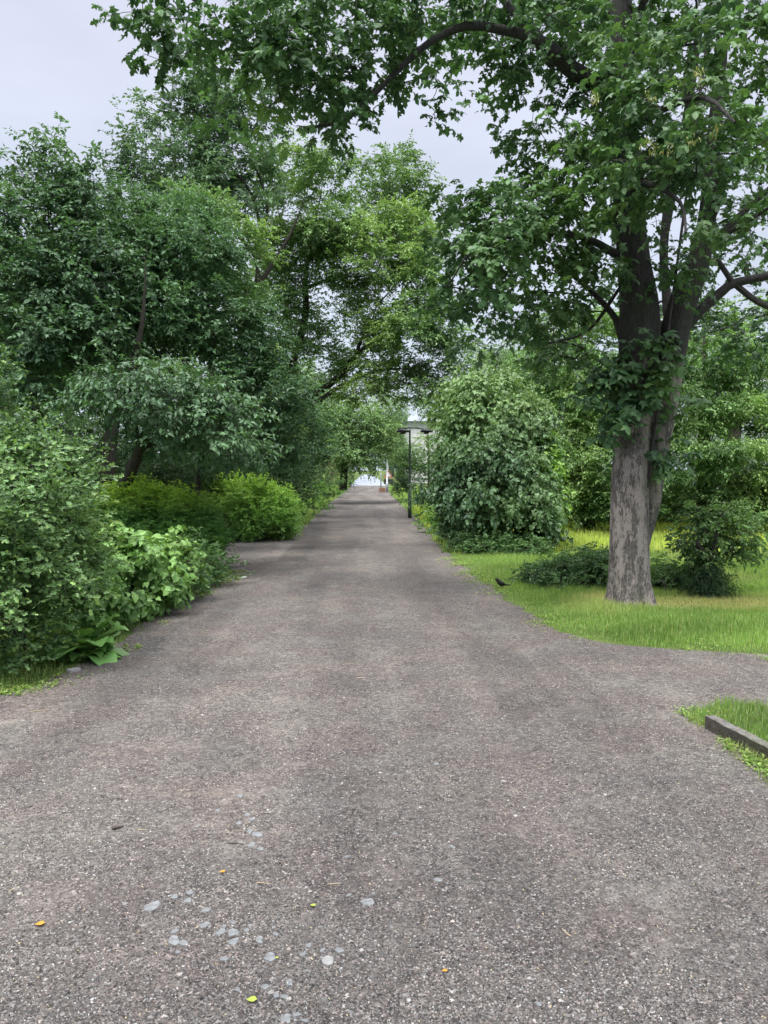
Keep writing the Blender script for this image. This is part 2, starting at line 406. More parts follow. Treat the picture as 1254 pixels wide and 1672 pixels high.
def plant(name, label, cat, base, limbs, lobes, leaf, mat, seed, bark=None, per=1.0, csize=.35, flat=.6, size=.08, shoots=3, nleaf=6,
          slen=.25, droop=.25, up=.75, lie=.5, fresh=.2, tip_r=.004, group=None, shell=(.5, 1.0), low=-.6, freshz=None, sticks=False,
          minr=.0, flare=0, extra=None, crown_name='crown', trunk_name='trunk', step=.25, wob=.1, jitter=.06, ffreq=.5, rough=.1, spread=1., lw=.25, limbk=1.0):
    bark = bark or M['bark_dark']
    rng = np.random.default_rng(seed); root = empty(name, (base[0], base[1], 0), label, cat, group)
    tips, outd = sample_clumps(lobes, rng, per, csize, flat, shell, low)
    sk = Skeleton(len(tips)*40+8000)
    for l in limbs:
        l = np.array(l); l[:, 3] *= limbk; sk.limb(l, .15)
    sub = rng.permutation(len(tips))[:min(len(tips), 900)]
    sk.grow(tips[sub], rng, step, lw, wob); sk.finish(tip_r)
    V, T = sk.mesh(minr, rough, seed, flare)
    mesh_np(trunk_name, V, T, bark, smooth=True, parent=root)
    V, T, tt, (a, b) = foliage(tips, outd, rng, leaf, size, shoots, nleaf, slen, droop, up, lie, fresh, seed+3, ffreq, freshz, jitter, spread)
    fo = mesh_np(crown_name, V, T, mat, tt, parent=root)
    if sticks:
        V, T = stick_mesh(a, b, .0025); mesh_np('twigs', V, T, bark, parent=root)
    return root

def gl(*pts):
    """limb from (px,py,Y,radius in metres)"""
    return np.array([[*at(p[0], p[1], p[2]), p[3]] for p in pts])
def wl(*pts): return np.array(pts, float)

# ------------------------------------------------------------------ ground, paths
def ground_mat():
    m, t = new_mat('turf_soil'); g = N(t, 'ShaderNodeNewGeometry'); v = g.outputs['Position']
    a = ramp_node(t, [(.3, (.05, .08, .025)), (.7, (.12, .17, .045))]); t.links.new(noise(t, v, 1.3, 8, .7), a.inputs[0])
    b = ramp_node(t, [(.35, (.6, .6, .6)), (.65, (1.2, 1.2, 1.2))]); t.links.new(noise(t, v, 70, 4, .7), b.inputs[0])
    c = mixc(t, 1., a.outputs[0], b.outputs[0], 'MULTIPLY')
    p = N(t, 'ShaderNodeBsdfPrincipled'); t.links.new(c, p.inputs['Base Color']); p.inputs['Roughness'].default_value = .95
    p.inputs['Specular IOR Level'].default_value = .1
    o = N(t, 'ShaderNodeOutputMaterial'); t.links.new(p.outputs[0], o.inputs[0]); return m
def gravel_mat(name, stain=1.0, tone=1.0):
    m, t = new_mat(name); g = N(t, 'ShaderNodeNewGeometry'); v = g.outputs['Position']
    def vor(scale, feat='F1'):
        n = N(t, 'ShaderNodeTexVoronoi', feature=feat); n.inputs['Scale'].default_value = scale
        w = N(t, 'ShaderNodeMixRGB', blend_type='ADD'); w.inputs[0].default_value = .012
        nn = N(t, 'ShaderNodeTexNoise'); nn.inputs['Scale'].default_value = 90; t.links.new(v, nn.inputs['Vector'])
        t.links.new(v, w.inputs[1]); t.links.new(nn.outputs['Color'], w.inputs[2]); t.links.new(w.outputs[0], n.inputs['Vector']); return n
    v1, v2 = vor(130), vor(260)
    pal = [(.0, (.03, .028, .027)), (.22, (.07, .064, .061)), (.42, (.12, .108, .102)), (.62, (.165, .146, .136)), (.80, (.22, .203, .19)), (.93, (.34, .32, .30)), (1., (.56, .54, .50))]
    s1 = N(t, 'ShaderNodeSeparateColor'); t.links.new(v1.outputs['Color'], s1.inputs[0])
    s2 = N(t, 'ShaderNodeSeparateColor'); t.links.new(v2.outputs['Color'], s2.inputs[0])
    r1 = ramp_node(t, pal); t.links.new(s1.outputs[0], r1.inputs[0]); r2 = ramp_node(t, pal); t.links.new(s2.outputs[0], r2.inputs[0])
    hue = ramp_node(t, [(.0, (.94, .99, 1.04)), (.5, (1, 1, 1)), (1., (1.08, .98, .94))]); t.links.new(s1.outputs[1], hue.inputs[0])
    pick = ramp_node(t, [(.45, (0, 0, 0)), (.55, (1, 1, 1))]); t.links.new(noise(t, v, 25, 3), pick.inputs[0])
    c = mixc(t, pick.outputs[0], r1.outputs[0], r2.outputs[0]); c = mixc(t, 1., c, hue.outputs[0], 'MULTIPLY')
    # fine dust between the chips
    d = ramp_node(t, [(.40, (0, 0, 0)), (.66, (.7, .7, .7))]); t.links.new(noise(t, v, 5.5, 7, .72), d.inputs[0])
    c = mixc(t, d.outputs[0], c, (.175, .158, .145))
    d2 = ramp_node(t, [(.50, (0, 0, 0)), (.64, (.55, .55, .55))]); t.links.new(noise(t, v, 2.6, 9, .68), d2.inputs[0])
    c = mixc(t, d2.outputs[0], c, (.235, .22, .203))
    for scl, lo, hi in ((52, .72, 1.3), (24, .9, 1.1)):
        vv_ = vor(scl); ss = N(t, 'ShaderNodeSeparateColor'); t.links.new(vv_.outputs['Color'], ss.inputs[0])
        rr_ = ramp_node(t, [(0, (lo,)*3), (1, (hi, hi*.99, hi*.98))]); t.links.new(ss.outputs[0], rr_.inputs[0]); c = mixc(t, 1., c, rr_.outputs[0], 'MULTIPLY')
    mpp = N(t, 'ShaderNodeMapping'); mpp.inputs['Scale'].default_value = (1.5, .13, 1); t.links.new(v, mpp.inputs[0])
    tr = ramp_node(t, [(.34, (.74, .74, .75)), (.52, (1, 1, 1)), (.68, (1.16, 1.15, 1.13))]); t.links.new(noise(t, mpp.outputs[0], 1.0, 3), tr.inputs[0])
    c = mixc(t, stain, c, tr.outputs[0], 'MULTIPLY')
    # broad stains: pinkish, damp, worn
    w = ramp_node(t, [(.30, (.72, .72, .75)), (.47, (.95, .93, .95)), (.62, (1.08, 1.06, 1.05)), (.8, (1.25, 1.22, 1.2))])
    t.links.new(noise(t, v, .75, 6, .62), w.inputs[0]); c = mixc(t, stain, c, w.outputs[0], 'MULTIPLY')
    w2 = ramp_node(t, [(.38, (1.04, .98, .965)), (.6, (.985, 1.0, .99))]); t.links.new(noise(t, v, 1.9, 4), w2.inputs[0])
    c = mixc(t, stain, c, w2.outputs[0], 'MULTIPLY')
    sp = ramp_node(t, [(.34, (.62, .6, .6)), (.5, (1, 1, 1))]); t.links.new(noise(t, v, 160, 3, .8), sp.inputs[0])
    c = mixc(t, .8, c, sp.outputs[0], 'MULTIPLY'); c = mixc(t, 1., c, (.795*tone, .825*tone, .83*tone), 'MULTIPLY')
    p = N(t, 'ShaderNodeBsdfPrincipled'); t.links.new(c, p.inputs['Base Color']); p.inputs['Roughness'].default_value = .9
    p.inputs['Specular IOR Level'].default_value = .22
    h = N(t, 'ShaderNodeMath', operation='ADD'); t.links.new(s1.outputs[2], h.inputs[0]); t.links.new(v1.outputs['Distance'], h.inputs[1])
    b = N(t, 'ShaderNodeBump'); b.inputs['Strength'].default_value = .8; b.inputs['Distance'].default_value = .005
    t.links.new(h.outputs[0], b.inputs['Height']); t.links.new(b.outputs[0], p.inputs['Normal'])
    o = N(t, 'ShaderNodeOutputMaterial'); t.links.new(p.outputs[0], o.inputs[0]); return m
M['gravel'] = gravel_mat('gravel_path')
def strip(name, rows, z, mat):
    """rows of (Y, xl, xr)"""
    V = []; 
    for y, a, b in rows: V += [(a, y, z), (b, y, z)]
    T = [(2*i, 2*i+1, 2*i+3, 2*i+2) for i in range(len(rows)-1)]
    return mesh_np(name, np.array(V), np.array(T), mat)
S = 900.0
tag(mesh_np('ground', np.array([(-S, -60, 0), (S, -60, 0), (S, 2*S, 0), (-S, 2*S, 0)]), np.array([(0, 1, 2, 3)]), ground_mat()),
    'flat park ground of turf and soil under the planting', kind='structure')

def px_edge(lst): return np.array([G(*p)[:2] for p in lst])
RE = px_edge([(1400, 1085), (1254, 1070), (1120, 1062), (1000, 1052), (930, 1036), (880, 1015), (850, 993), (800, 958), (762, 930), (728, 903), (705, 880), (688, 855), (668, 835), (655, 822), (642, 810), (636, 800), (628, 790)])
LE = px_edge([(0, 1138), (60, 1118), (120, 1096), (172, 1066), (215, 1030), (285, 985), (330, 962), (383, 934)])
LE2 = px_edge([(470, 880), (490, 862), (505, 848), (520, 832), (537, 820), (553, 808), (566, 798), (574, 791)])
def nz(y, s): return .5*math.sin(y*3.1+s)+.3*math.sin(y*7.7+s*2)+.3*math.sin(y*17+s*3)+.2*math.sin(y*41+s)
def xr(Y):
    o = np.argsort(RE[:, 1]); b = np.interp(Y, RE[o, 1], RE[o, 0])
    if Y < RE[0, 1]: b = 14
    return b+.09*nz(Y, 1)*min(1, .4+Y/20)
YS0, YS1 = LE[-1, 1]+.05, LE2[0, 1]
def xl(Y):
    if Y < LE[0, 1]: return -9
    if Y <= YS0: return float(np.interp(Y, LE[:, 1], LE[:, 0]))+.06*nz(Y, 4)
    if Y < YS1: return float(np.interp(Y, [YS0, YS0+.35, YS0+.8, YS1-1.2, YS1-.3, YS1], [LE[-1, 0], -3, -9, -9, -3.2, LE2[0, 0]]))
    return float(np.interp(Y, LE2[:, 1], LE2[:, 0]))+.08*nz(Y*.7, 9)
YEND = 80.0
ys = np.concatenate([np.arange(-4, 20, .06), np.arange(20, YEND, .25), [YEND]])
tag(strip('gravel_path', [(y, xl(y), xr(y)) for y in ys], .004, M['gravel']), 'wide straight path of fine pinkish grey gravel', kind='structure')
M['asphalt'] = plain('pale_worn_asphalt', (.25, .28, .33), .85, scale=.6, var=.12, spec=.2)  # pale blue grey surface colour of the road
yy = [YEND+.05]+list(np.arange(84, 300, 6))
x0, x1 = xl(YEND), xr(YEND)
tag(strip('road', [(y, x0-.1+ .12*math.sin(y*.1), x1+.1+.1*math.sin(y*.13)) for y in yy], .004, M['asphalt']), 'pale stretch of road where the gravel path ends', kind='structure')

M['side'] = gravel_mat('side_path_gravel', .6, 1.45)
tnode = M['side'].node_tree; 
rows = []
for k in range(40):
    x = -9+k*(9-1.6)/39; m_ = .15*math.sin(x*2.1); rows.append((x, YS0+.55+.1*nz(x, 2)+.9*max(0, 1-(-1.6-x))**2, YS1-.45+m_*.5-1.0*max(0, 1-(-1.6-x))**2))
V_ = []; 
for x, a, b in rows: V_ += [(x, a, .008), (x, b, .008)]
tag(mesh_np('side_path', np.array(V_), np.array([(2*i, 2*i+2, 2*i+3, 2*i+1) for i in range(len(rows)-1)]), M['side']), 'paler side path branching off to the left', kind='structure')

# gravel chips lying loose near the viewer
rng = np.random.default_rng(11)
def chips(n, ya, yb):
    y = 1/np.sqrt(rng.uniform(1/yb**2, 1/ya**2, n)); x = rng.uniform(-.62, .62, n)*y
    ok = np.array([xl(b)+.02 < a < xr(b)-.02 for a, b in zip(x, y)]) & ~((x > 1.98) & (y > 3.6) & (y < 5.2))
    return x[ok], y[ok]
x, y = chips(190000, 1.7, 9.0)
dens = lnoise(np.stack([x, y, x*0], 1), 2.2, 5); k = rng.random(len(x)) < .25+1.1*dens; x, y = x[k], y[k]; n = len(x)
s = rng.uniform(.0018, .0043, n)*(1+(rng.random(n) > .97)*1.0)
ang = rng.uniform(0, 6.28, (n, 1))+np.arange(5)[None]*1.257+rng.normal(0, .2, (n, 5)); rad = s[:, None]*rng.uniform(.75, 1.3, (n, 5))
V = np.zeros((n, 6, 3)); V[:, :5, 0] = x[:, None]+np.cos(ang)*rad*1.2; V[:, :5, 1] = y[:, None]+np.sin(ang)*rad; V[:, :5, 2] = .0038
V[:, 5, 0] = x+rng.normal(0, .001, n); V[:, 5, 1] = y+rng.normal(0, .001, n); V[:, 5, 2] = .0042+s*rng.uniform(.5, 1.1, n)
T = (np.array([(i, (i+1) % 5, 5) for i in range(5)])[None]+(np.arange(n)*6)[:, None, None]).reshape(-1, 3)
m, t = new_mat('gravel_chip'); a = N(t, 'ShaderNodeAttribute', attribute_name='tint'); sp = N(t, 'ShaderNodeSeparateXYZ'); t.links.new(a.outputs['Vector'], sp.inputs[0])
r = ramp_node(t, [(0, (.02, .019, .019)), (.35, (.075, .07, .067)), (.7, (.15, .139, .131)), (.93, (.25, .237, .225)), (1, (.45, .44, .42))]); t.links.new(sp.outputs[0], r.inputs[0])
h = ramp_node(t, [(0, (.93, .99, 1.04)), (.5, (1, 1, 1)), (1, (1.1, .97, .92))]); t.links.new(sp.outputs[1], h.inputs[0])
p = N(t, 'ShaderNodeBsdfPrincipled'); t.links.new(mixc(t, 1., r.outputs[0], h.outputs[0], 'MULTIPLY'), p.inputs['Base Color']); p.inputs['Roughness'].default_value = .8
o = N(t, 'ShaderNodeOutputMaterial'); t.links.new(p.outputs[0], o.inputs[0])
tag(mesh_np('gravel', V.reshape(-1, 3), T, m, np.repeat(np.stack([rng.random(n), rng.random(n), x*0], 1), 5, 0)),
    'loose gravel chips scattered over the near path', kind='stuff')

# petals, seed husks and straw bits strewn over the path
n = 900; y = 1/np.sqrt(rng.uniform(1/16**2, 1/2.0**2, n)); x = rng.uniform(-.6, .6, n)*y
k = np.array([xl(b)+.02 < a < xr(b) for a, b in zip(x, y)]); x, y = x[k], y[k]; n = len(x)
d = rng.normal(0, 1, (n, 3)); d[:, 2] *= .1; sz = rng.uniform(.004, .011, n)*(1+y*.05)
V, T, tt = leaves(SLIM, np.stack([x, y, np.full(n, .009)], 1), d, np.array([0, 0, 1.])+rng.normal(0, .15, (n, 3)), sz, np.stack([rng.random(n), (rng.random(n) > .6)*.8], 1), rng)
M['speck'] = leaf_mat('husk', (.22, .2, .15), (.52, .5, .44), (.5, .42, .2), transl=.1)
tag(mesh_np('husks', V, T, M['speck'], tt), 'pale husks petals and straw bits strewn over the gravel', kind='stuff')

# ------------------------------------------------------------------ grass
def grass(name, label, pts, h, w, mat, straw=None, lean=.5, seed=3, tall=None):
    rng = np.random.default_rng(seed); n = len(pts)
    H = h*rng.uniform(.45, 1.25, n)
    if tall is not None: H = H*tall
    a = rng.uniform(0, 6.28, n); d = np.stack([np.cos(a), np.sin(a), a*0], 1); s = np.stack([-np.sin(a), np.cos(a), a*0], 1)
    l = rng.uniform(.1, 1.0, n)*lean
    b = np.zeros((n, 3)); b[:, :2] = pts; W = w*rng.uniform(.6, 1.3, n)
    up = np.array([0, 0, 1.0])
    V = np.empty((n, 5, 3))
    V[:, 0] = b-s*W[:, None]; V[:, 1] = b+s*W[:, None]
    mid = b+up*(H*.6)[:, None]+d*(H*l*.35)[:, None]
    V[:, 2] = mid-s*(W*.75)[:, None]; V[:, 3] = mid+s*(W*.75)[:, None]
    V[:, 4] = b+up*(H*(1-.3*l))[:, None]+d*(H*l)[:, None]
    T = (np.array([(0, 1, 3), (0, 3, 2), (2, 3, 4)])[None]+(np.arange(n)*5)[:, None, None]).reshape(-1, 3)
    st = np.zeros(n) if straw is None else straw
    tint = np.stack([np.clip(rng.random(n)*.6+lnoise(b, .9, seed)*.5, 0, 1), np.clip(st+(rng.random(n) > .95)*.6, 0, 1), st*0], 1)
    return tag(mesh_np(name, V.reshape(-1, 3), T, mat, np.repeat(tint, 3, 0)), label, 'grass', kind='stuff')
rng = np.random.default_rng(5)
def scatter(n, xa, xb, ya, yb, f):
    x, y = rng.uniform(xa, xb, n), rng.uniform(ya, yb, n)
    k = np.array([f(a, b) for a, b in zip(x, y)]); return np.stack([x[k], y[k]], 1)
_o = np.argsort(RE[:, 0])
def sdist(a, b):
    """how far inside the right verge a point lies"""
    s = a-xr(b)
    if a > 2.2: s = (b-float(np.interp(a, RE[_o, 0], RE[_o, 1])))*.9 if a > 2.9 else min(abs(s), 9)*np.sign(s)
    return s
def rightside(a, b):
    s = sdist(a, b)
    w = .10*nz(b*.6, 3)+.06*math.sin(a*9)
    if s > .3+w: return True
    return s > -.16+w and random.random() < .10+max(0, s-w)*2.6
random.seed(4)
TB = G(1030, 988)                       # foot of the maple
A = scatter(125000, .8, 7.5, 6.2, 10.5, rightside); B = scatter(60000, .8, 9.5, 10.5, 15, rightside)
P_ = np.vstack([A, B])
dd = np.hypot((P_[:, 0]-TB[0]-.95)/1.25, (P_[:, 1]-TB[1]-.12)/.5)
straw = np.clip(1.6-dd*1.1+.5*(lnoise(np.c_[P_, P_[:, 0]*0], 2.5, 6)-.5), 0, 1)+np.clip(lnoise(np.c_[P_, P_[:, 0]*0], 1.1, 16)-.62, 0, .5)*.8
straw = straw*np.random.default_rng(1).uniform(.4, 1, len(P_))
edge = np.array([sdist(b[0], b[1]) for b in P_]); tall = np.clip(.28+edge*.8, .22, 1)*(.65+.7*lnoise(np.c_[P_, edge*0], 1.6, 4))
tall = tall*(1-.55*(dd < 1))
grass('verge_grass', 'bright green grass verge around the maple right of the path', P_, .085, .0028, M['grass'], straw, tall=tall)
Fp = scatter(90000, 1.2, 17, 14.5, 34, lambda a, b: a > xr(b)+.1 and (a < 14 or b > 15) and random.random() < (1.2-(b-14)/24))
grass('meadow_grass', 'tall yellow green meadow grass behind the maple', Fp, .15, .006, M['field'], seed=8, lean=.35)
def leftside(a, b):
    e = xl(b); s = e-a
    w = .08*nz(b*.6, 3)
    if s > .22+w: return True
    return s > -.16+w and random.random() < .12+max(0, s)*3
Lp = scatter(42000, -4.2, -1.7, 5.2, 12.6, lambda a, b: leftside(a, b) and a > xl(b)-1.0)
grass('left_verge_grass', 'short grass edging the left side of the gravel', Lp, .06, .0026, M['grass'], seed=9, tall=np.clip(.5+np.array([xl(b[1])-b[0] for b in Lp])*1.5, .4, 1.4))
L2 = scatter(26000, -4.5, -1.0, 17.5, 75, lambda a, b: a < xl(b)+.15 and a > xl(b)-1.6)
R2 = scatter(26000, .5, 5, 26, 78, lambda a, b: a > xr(b)-.1)
L3 = scatter(5000, -4.8, -1.75, YS1-.35, YS1+.5, lambda a, b: a < xl(b)+.1 or b < YS1 and a < -2.0 and random.random() < .6)
grass('far_verge_grass', 'grass strips bordering the far part of the path', np.vstack([L2, R2, L3]), .12, .008, M['grass'], seed=10)
# grass island by the timber edging
def isl(a, b):
    c = 2.08+.07*math.sin(b*9)+max(0, (4.45-b))*-.05
    edge_r = 5.06+.06*math.sin(a*11)
    if b > edge_r or b < 3.0: return False
    if b > 4.35: return a > c+max(0, b-4.9)*1.2+.08*random.random() 
    return a > 2.02+.04*math.sin(b*13)+.1*random.random() and (a > 2.13 or random.random() < .45)
I = scatter(34000, 1.85, 4.0, 3.2, 5.15, isl)
beamx = lambda b: 2.12+(4.62-b)*.165
behind = np.array([a > beamx(b) for a, b in I])
I = I[np.array([not (-.035 < a-beamx(b) < .05 and b < 4.64) for a, b in I])]
behind = np.array([a > beamx(b) for a, b in I])
grass('island_grass', 'tuft of grass growing around the timber edging board', I, .07, .0022, M['grass'], seed=12, tall=np.where(behind, 1.15, .8),
      straw=np.where(behind, 0, .18))

def weeds():
    rng = np.random.default_rng(14); P = []
    for n, xa, xb, ya, yb, side in ((26000, .9, 7.2, 6.2, 14, 1), (16000, -4.2, -1.6, 5.2, 12.6, -1), (1500, 2.05, 2.5, 3.3, 5.0, 0)):
        x, y = rng.uniform(xa, xb, n), rng.uniform(ya, yb, n)
        for a, b in zip(x, y):
            s = sdist(a, b) if side == 1 else (xl(b)-a) if side == -1 else a-2.06
            if -.32 < s < .5: P.append((a, b, .006, s))
    P = np.array(P); cl = lnoise(P[:, :3], 2.4, 3); k = rng.random(len(P)) < np.clip((cl-.42)*2.2, 0, 1)*np.clip(1-np.abs(P[:, 3]-.05)/.42, 0, 1); P = P[k]
    n = len(P)*5; b = np.repeat(P[:, :3], 5, 0)+rng.normal(0, .015, (n, 3)); b[:, 2] = rng.uniform(.006, .03, n)
    d = rng.normal(0, 1, (n, 3)); d[:, 2] = rng.uniform(-.1, .5, n); nn = np.array([0, 0, 1.])+rng.normal(0, .3, (n, 3))
    V, T, tt = leaves(RHOMB, b, d, nn, rng.uniform(.012, .03, n), np.stack([rng.random(n), (rng.random(n) > .85)*.6], 1), rng)
    tag(mesh_np('weeds', V, T, M['grass'], tt), 'small weeds creeping from the verges onto the gravel', 'weeds', kind='stuff')
weeds()

# ------------------------------------------------------------------ the maple
def hero():
    rng = np.random.default_rng(77)
    root = empty('maple_tree', (TB[0], TB[1], 0), 'large maple with pale flaking bark on the grass right of the path', 'tree')
    Y0 = TB[1]
    # trunk, thick, own mesh
    tr = [(1030, 992, Y0, .25), (1028, 940, Y0, .232), (1028, 860, Y0, .218), (1029, 780, Y0, .208), (1033, 700, Y0, .195), (1040, 620, Y0, .20), (1043, 560, Y0, .235), (1042, 500, Y0, .215), (1034, 430, Y0, .185), (1027, 350, Y0, .17), (1024, 270, Y0, .16), (1018, 180, Y0, .155), (1014, 80, Y0, .145), (1011, -20, Y0, .13), (1006, -160, Y0, .10)]
    V, T = sweep(*(lambda q: (q[:, :3], q[:, 3]))(smooth_line(gl(*tr), .035)), 72, .07, 3, .42)
    st = [(1034, 985, Y0+.16, .08), (1038, 930, Y0+.2, .09), (1048, 880, Y0+.22, .105), (1060, 820, Y0+.22, .13), (1067, 760, Y0+.2, .15), (1077, 690, Y0+.18, .17), (1088, 620, Y0+.15, .18), (1098, 560, Y0+.1, .175), (1106, 520, Y0, .16), (1122, 470, Y0-.1, .15), (1140, 425, Y0-.2, .125), (1152, 370, Y0-.3, .10), (1160, 300, Y0-.4, .085), (1168, 200, Y0-.5, .07), (1180, 80, Y0-.6, .05)]
    V2, T2 = sweep(*(lambda q: (q[:, :3], q[:, 3]))(smooth_line(gl(*st), .04)), 40, .08, 9)
    # lower bark is pale, upper dark: two meshes of the same tube cut by height
    def cut(V, T, z): 
        c = V[T].mean(1)[:, 2] < z + .12*np.sin(V[T].mean(1)[:, 0]*40); return T[c], T[~c]
    def sub(V, T):
        u, inv = np.unique(T, return_inverse=True); return V[u], inv.reshape(T.shape)
    zc = at(1035, 600, Y0)[2]
    a, b = cut(V, T, zc); c, d = cut(V2, T2, zc)
    VV, TT = join([sub(V, a), sub(V2, c)]); mesh_np('trunk', VV, TT, M['bark'], smooth=True, parent=root)
    VV, TT = join([sub(V, b), sub(V2, d)]); mesh_np('upper_trunk', VV, TT, M['bark_up'], smooth=True, parent=root)
    sk = Skeleton(90000)
    sk.limb(gl(*tr), taper=False); sk.limb(gl(*st), taper=False); nl = sk.n
    limbs = [
      [(1022, 160, Y0, .13), (975, 135, Y0-.2, .12), (930, 110, Y0-.4, .105), (900, 80, Y0-.5, .09), (865, 60, Y0-.5, .07), (820, 48, Y0-.5, .058), (760, 42, Y0-.6, .05), (700, 70, Y0-.7, .043), (660, 105, Y0-.7, .038), (625, 140, Y0-.7, .034), (585, 178, Y0-.7, .03), (545, 200, Y0-.7, .024), (500, 210, Y0-.7, .016)],
      [(900, 100, Y0-.4, .08), (870, 50, Y0-.2, .07), (840, 20, Y0, .06), (800, -20, Y0+.2, .05), (700, -70, Y0, .04), (560, -80, Y0-.3, .03), (420, -50, Y0-.5, .02)],
      [(700, 70, Y0-.7, .035), (640, 60, Y0-.9, .03), (570, 70, Y0-1, .025), (490, 110, Y0-1, .018), (420, 130, Y0-1, .012)],
      [(640, 60, Y0-.9, .025), (540, 10, Y0-1.1, .02), (430, -5, Y0-1.2, .015), (330, 10, Y0-1.3, .010), (270, 20, Y0-1.3, .006)],
      [(1110, 545, Y0+.05, .085), (1145, 505, Y0, .075), (1180, 475, Y0-.05, .068), (1200, 462, Y0-.1, .062), (1254, 450, Y0-.2, .05), (1330, 430, Y0-.3, .035)],
      [(1196, 462, Y0-.1, .04), (1175, 430, Y0-.1, .035), (1165, 425, Y0-.1, .03)],
      [(1200, 462, Y0-.1, .045), (1230, 420, Y0, .038), (1265, 390, Y0, .03), (1310, 330, Y0+.1, .02)],
      [(1205, 468, Y0-.1, .045), (1240, 495, Y0-.2, .04), (1290, 515, Y0-.4, .03)],
      [(1155, 405, Y0-.25, .06), (1190, 370, Y0-.3, .05), (1225, 335, Y0-.4, .04), (1275, 290, Y0-.6, .03), (1350, 200, Y0-.8, .018)],
      [(1160, 400, Y0-.25, .035), (1215, 365, Y0-.6, .028), (1270, 330, Y0-.9, .02)],
      [(1150, 390, Y0-.25, .04), (1175, 330, Y0-.5, .03), (1195, 260, Y0-.8, .02)],
      [(1095, 560, Y0, .06), (1088, 480, Y0+.3, .065), (1084, 400, Y0+.4, .06), (1095, 320, Y0+.5, .08), (1120, 200, Y0+.6, .06), (1140, 60, Y0+.6, .05)],
      [(1040, 600, Y0, .08), (1018, 560, Y0+.1, .07), (1005, 520, Y0+.2, .05), (960, 470, Y0+.5, .035), (900, 430, Y0+.3, .022), (840, 420, Y0, .014)],
      [(1016, 312, Y0, .025), (985, 313, Y0-.2, .02), (950, 318, Y0-.4, .014)],
      [(1012, 470, Y0, .03), (960, 540, Y0+.6, .022), (900, 560, Y0+1, .015)],
      [(1014, 420, Y0, .06), (960, 390, Y0-.3, .045), (900, 380, Y0-.6, .03), (820, 390, Y0-.8, .02), (760, 420, Y0-.9, .012)],
      [(1018, 300, Y0, .05), (1060, 300, Y0-1, .04), (1110, 330, Y0-2, .02), (1120, 380, Y0-2.3, .012)],
      [(1014, 60, Y0, .05), (1045, 20, Y0-.4, .05), (1070, -60, Y0-.8, .04), (1120, -150, Y0-1.6, .03)],
      [(1020, 220, Y0, .06), (1080, 180, Y0-1.2, .045), (1150, 160, Y0-2.2, .025), (1200, 200, Y0-2.6, .015)],
      [(1015, 40, Y0, .07), (960, -60, Y0+.8, .06), (860, -160, Y0+1.6, .04), (740, -220, Y0+2, .02)],
      [(1011, -60, Y0, .08), (1030, -180, Y0-1.6, .05), (1040, -260, Y0-3, .025)]]
    for l in limbs:
        q = gl(*l); q[:, 3] *= .82; sk.limb(q, taper=False)
    n_l = sk.n
    lob = [  # px,py,Y,rx,rz,(ry),w
      PL(1130, 190, 6.9, 150, 110, .8, 1.1), PL(1210, 330, 7.2, 90, 90, .7, 1.0), PL(1070, 150, 7.4, 90, 80, .8, .5), PL(1140, 60, 7.3, 130, 90, .9, .6), PL(1085, 300, 7.7, 75, 65, .5, 1.),
      PL(1062, 420, 8.5, 48, 90, .4, 1.0), PL(1000, 230, 8.2, 70, 70, .5, 1.),
      PL(850, 370, 8.5, 120, 75, .9, 1.7), PL(790, 430, 8.4, 80, 95, .8, 1.7), PL(900, 440, 8.8, 90, 70, .8, 1.5), PL(830, 510, 9.2, 80, 60, .7, 1.3), PL(870, 320, 8.8, 90, 45, .7, 1.3), PL(760, 370, 8.6, 50, 60, .6, .8),
      PL(900, 250, 9.0, 95, 75, .9, .9), PL(840, 200, 9.0, 50, 55, .6, .6), PL(950, 170, 9, 70, 50, .8, 1.), PL(860, 120, 9.3, 70, 50, .8, .6),
      PL(720, 20, 8.6, 130, 55, 1.0, .9), PL(560, 50, 8.2, 120, 80, .9, 1.25), PL(460, 130, 8.2, 85, 80, .7, 1.3), PL(560, 170, 8.5, 85, 55, .6, 1.25), PL(430, 195, 8.3, 50, 40, .5, .9),
      PL(690, 165, 8.6, 60, 48, .5, .9), PL(650, 110, 8.5, 60, 60, .6, .8), PL(440, 40, 8.0, 90, 50, .8, 1.2), PL(330, 12, 7.9, 75, 38, .6, .85), PL(262, 12, 7.8, 30, 26, .3, .5), PL(400, 60, 7.9, 60, 30, .5, .9), PL(285, 60, 7.9, 22, 15, .2, .5), PL(520, -10, 8.5, 200, 40, 1.2, .9),
      PL(850, 10, 9.0, 150, 70, 1.2, 1.3), PL(1000, 10, 10.2, 120, 80, .8, 1.4), PL(1180, 0, 8.8, 150, 90, 1.2, 1.4), PL(930, 60, 8.4, 90, 50, .8, 1.2), PL(980, 330, 9.9, 60, 90, .8, .7), PL(1130, 260, 8.0, 90, 60, .8, 1.1),
      PL(1230, 190, 8.8, 60, 90, .8, 1.1), PL(1200, 400, 10.5, 90, 60, 1, .5), PL(1060, 230, 10.2, 120, 120, .8, .9),
      PL(930, 560, 11, 90, 45, 1.0, .9), PL(880, 500, 10.8, 80, 60, .8, .8), PL(1190, 545, 11, 90, 45, .9, 1.), PL(1100, 520, 11.3, 60, 60, .8, .9), PL(1225, 400, 9.6, 70, 50, .9, .3), PL(1230, 490, 9.6, 60, 35, .8, .35), PL(975, 420, 10.4, 45, 70, .7, .6),
      PL(1040, 505, 10.6, 110, 60, .6, .6),
      # the crown beyond the frame
      PL(700, -150, 9.5, 260, 120, 1.8, .22), PL(1050, -200, 8.5, 320, 170, 2.6, .22), PL(1350, 60, 9.5, 120, 200, 2, .25)]
    tips, od = sample_clumps(lob, rng, .85, .28, .5, (.35, 1.0), -.9)
    grown = tips[rng.permutation(len(tips))[:1700]]
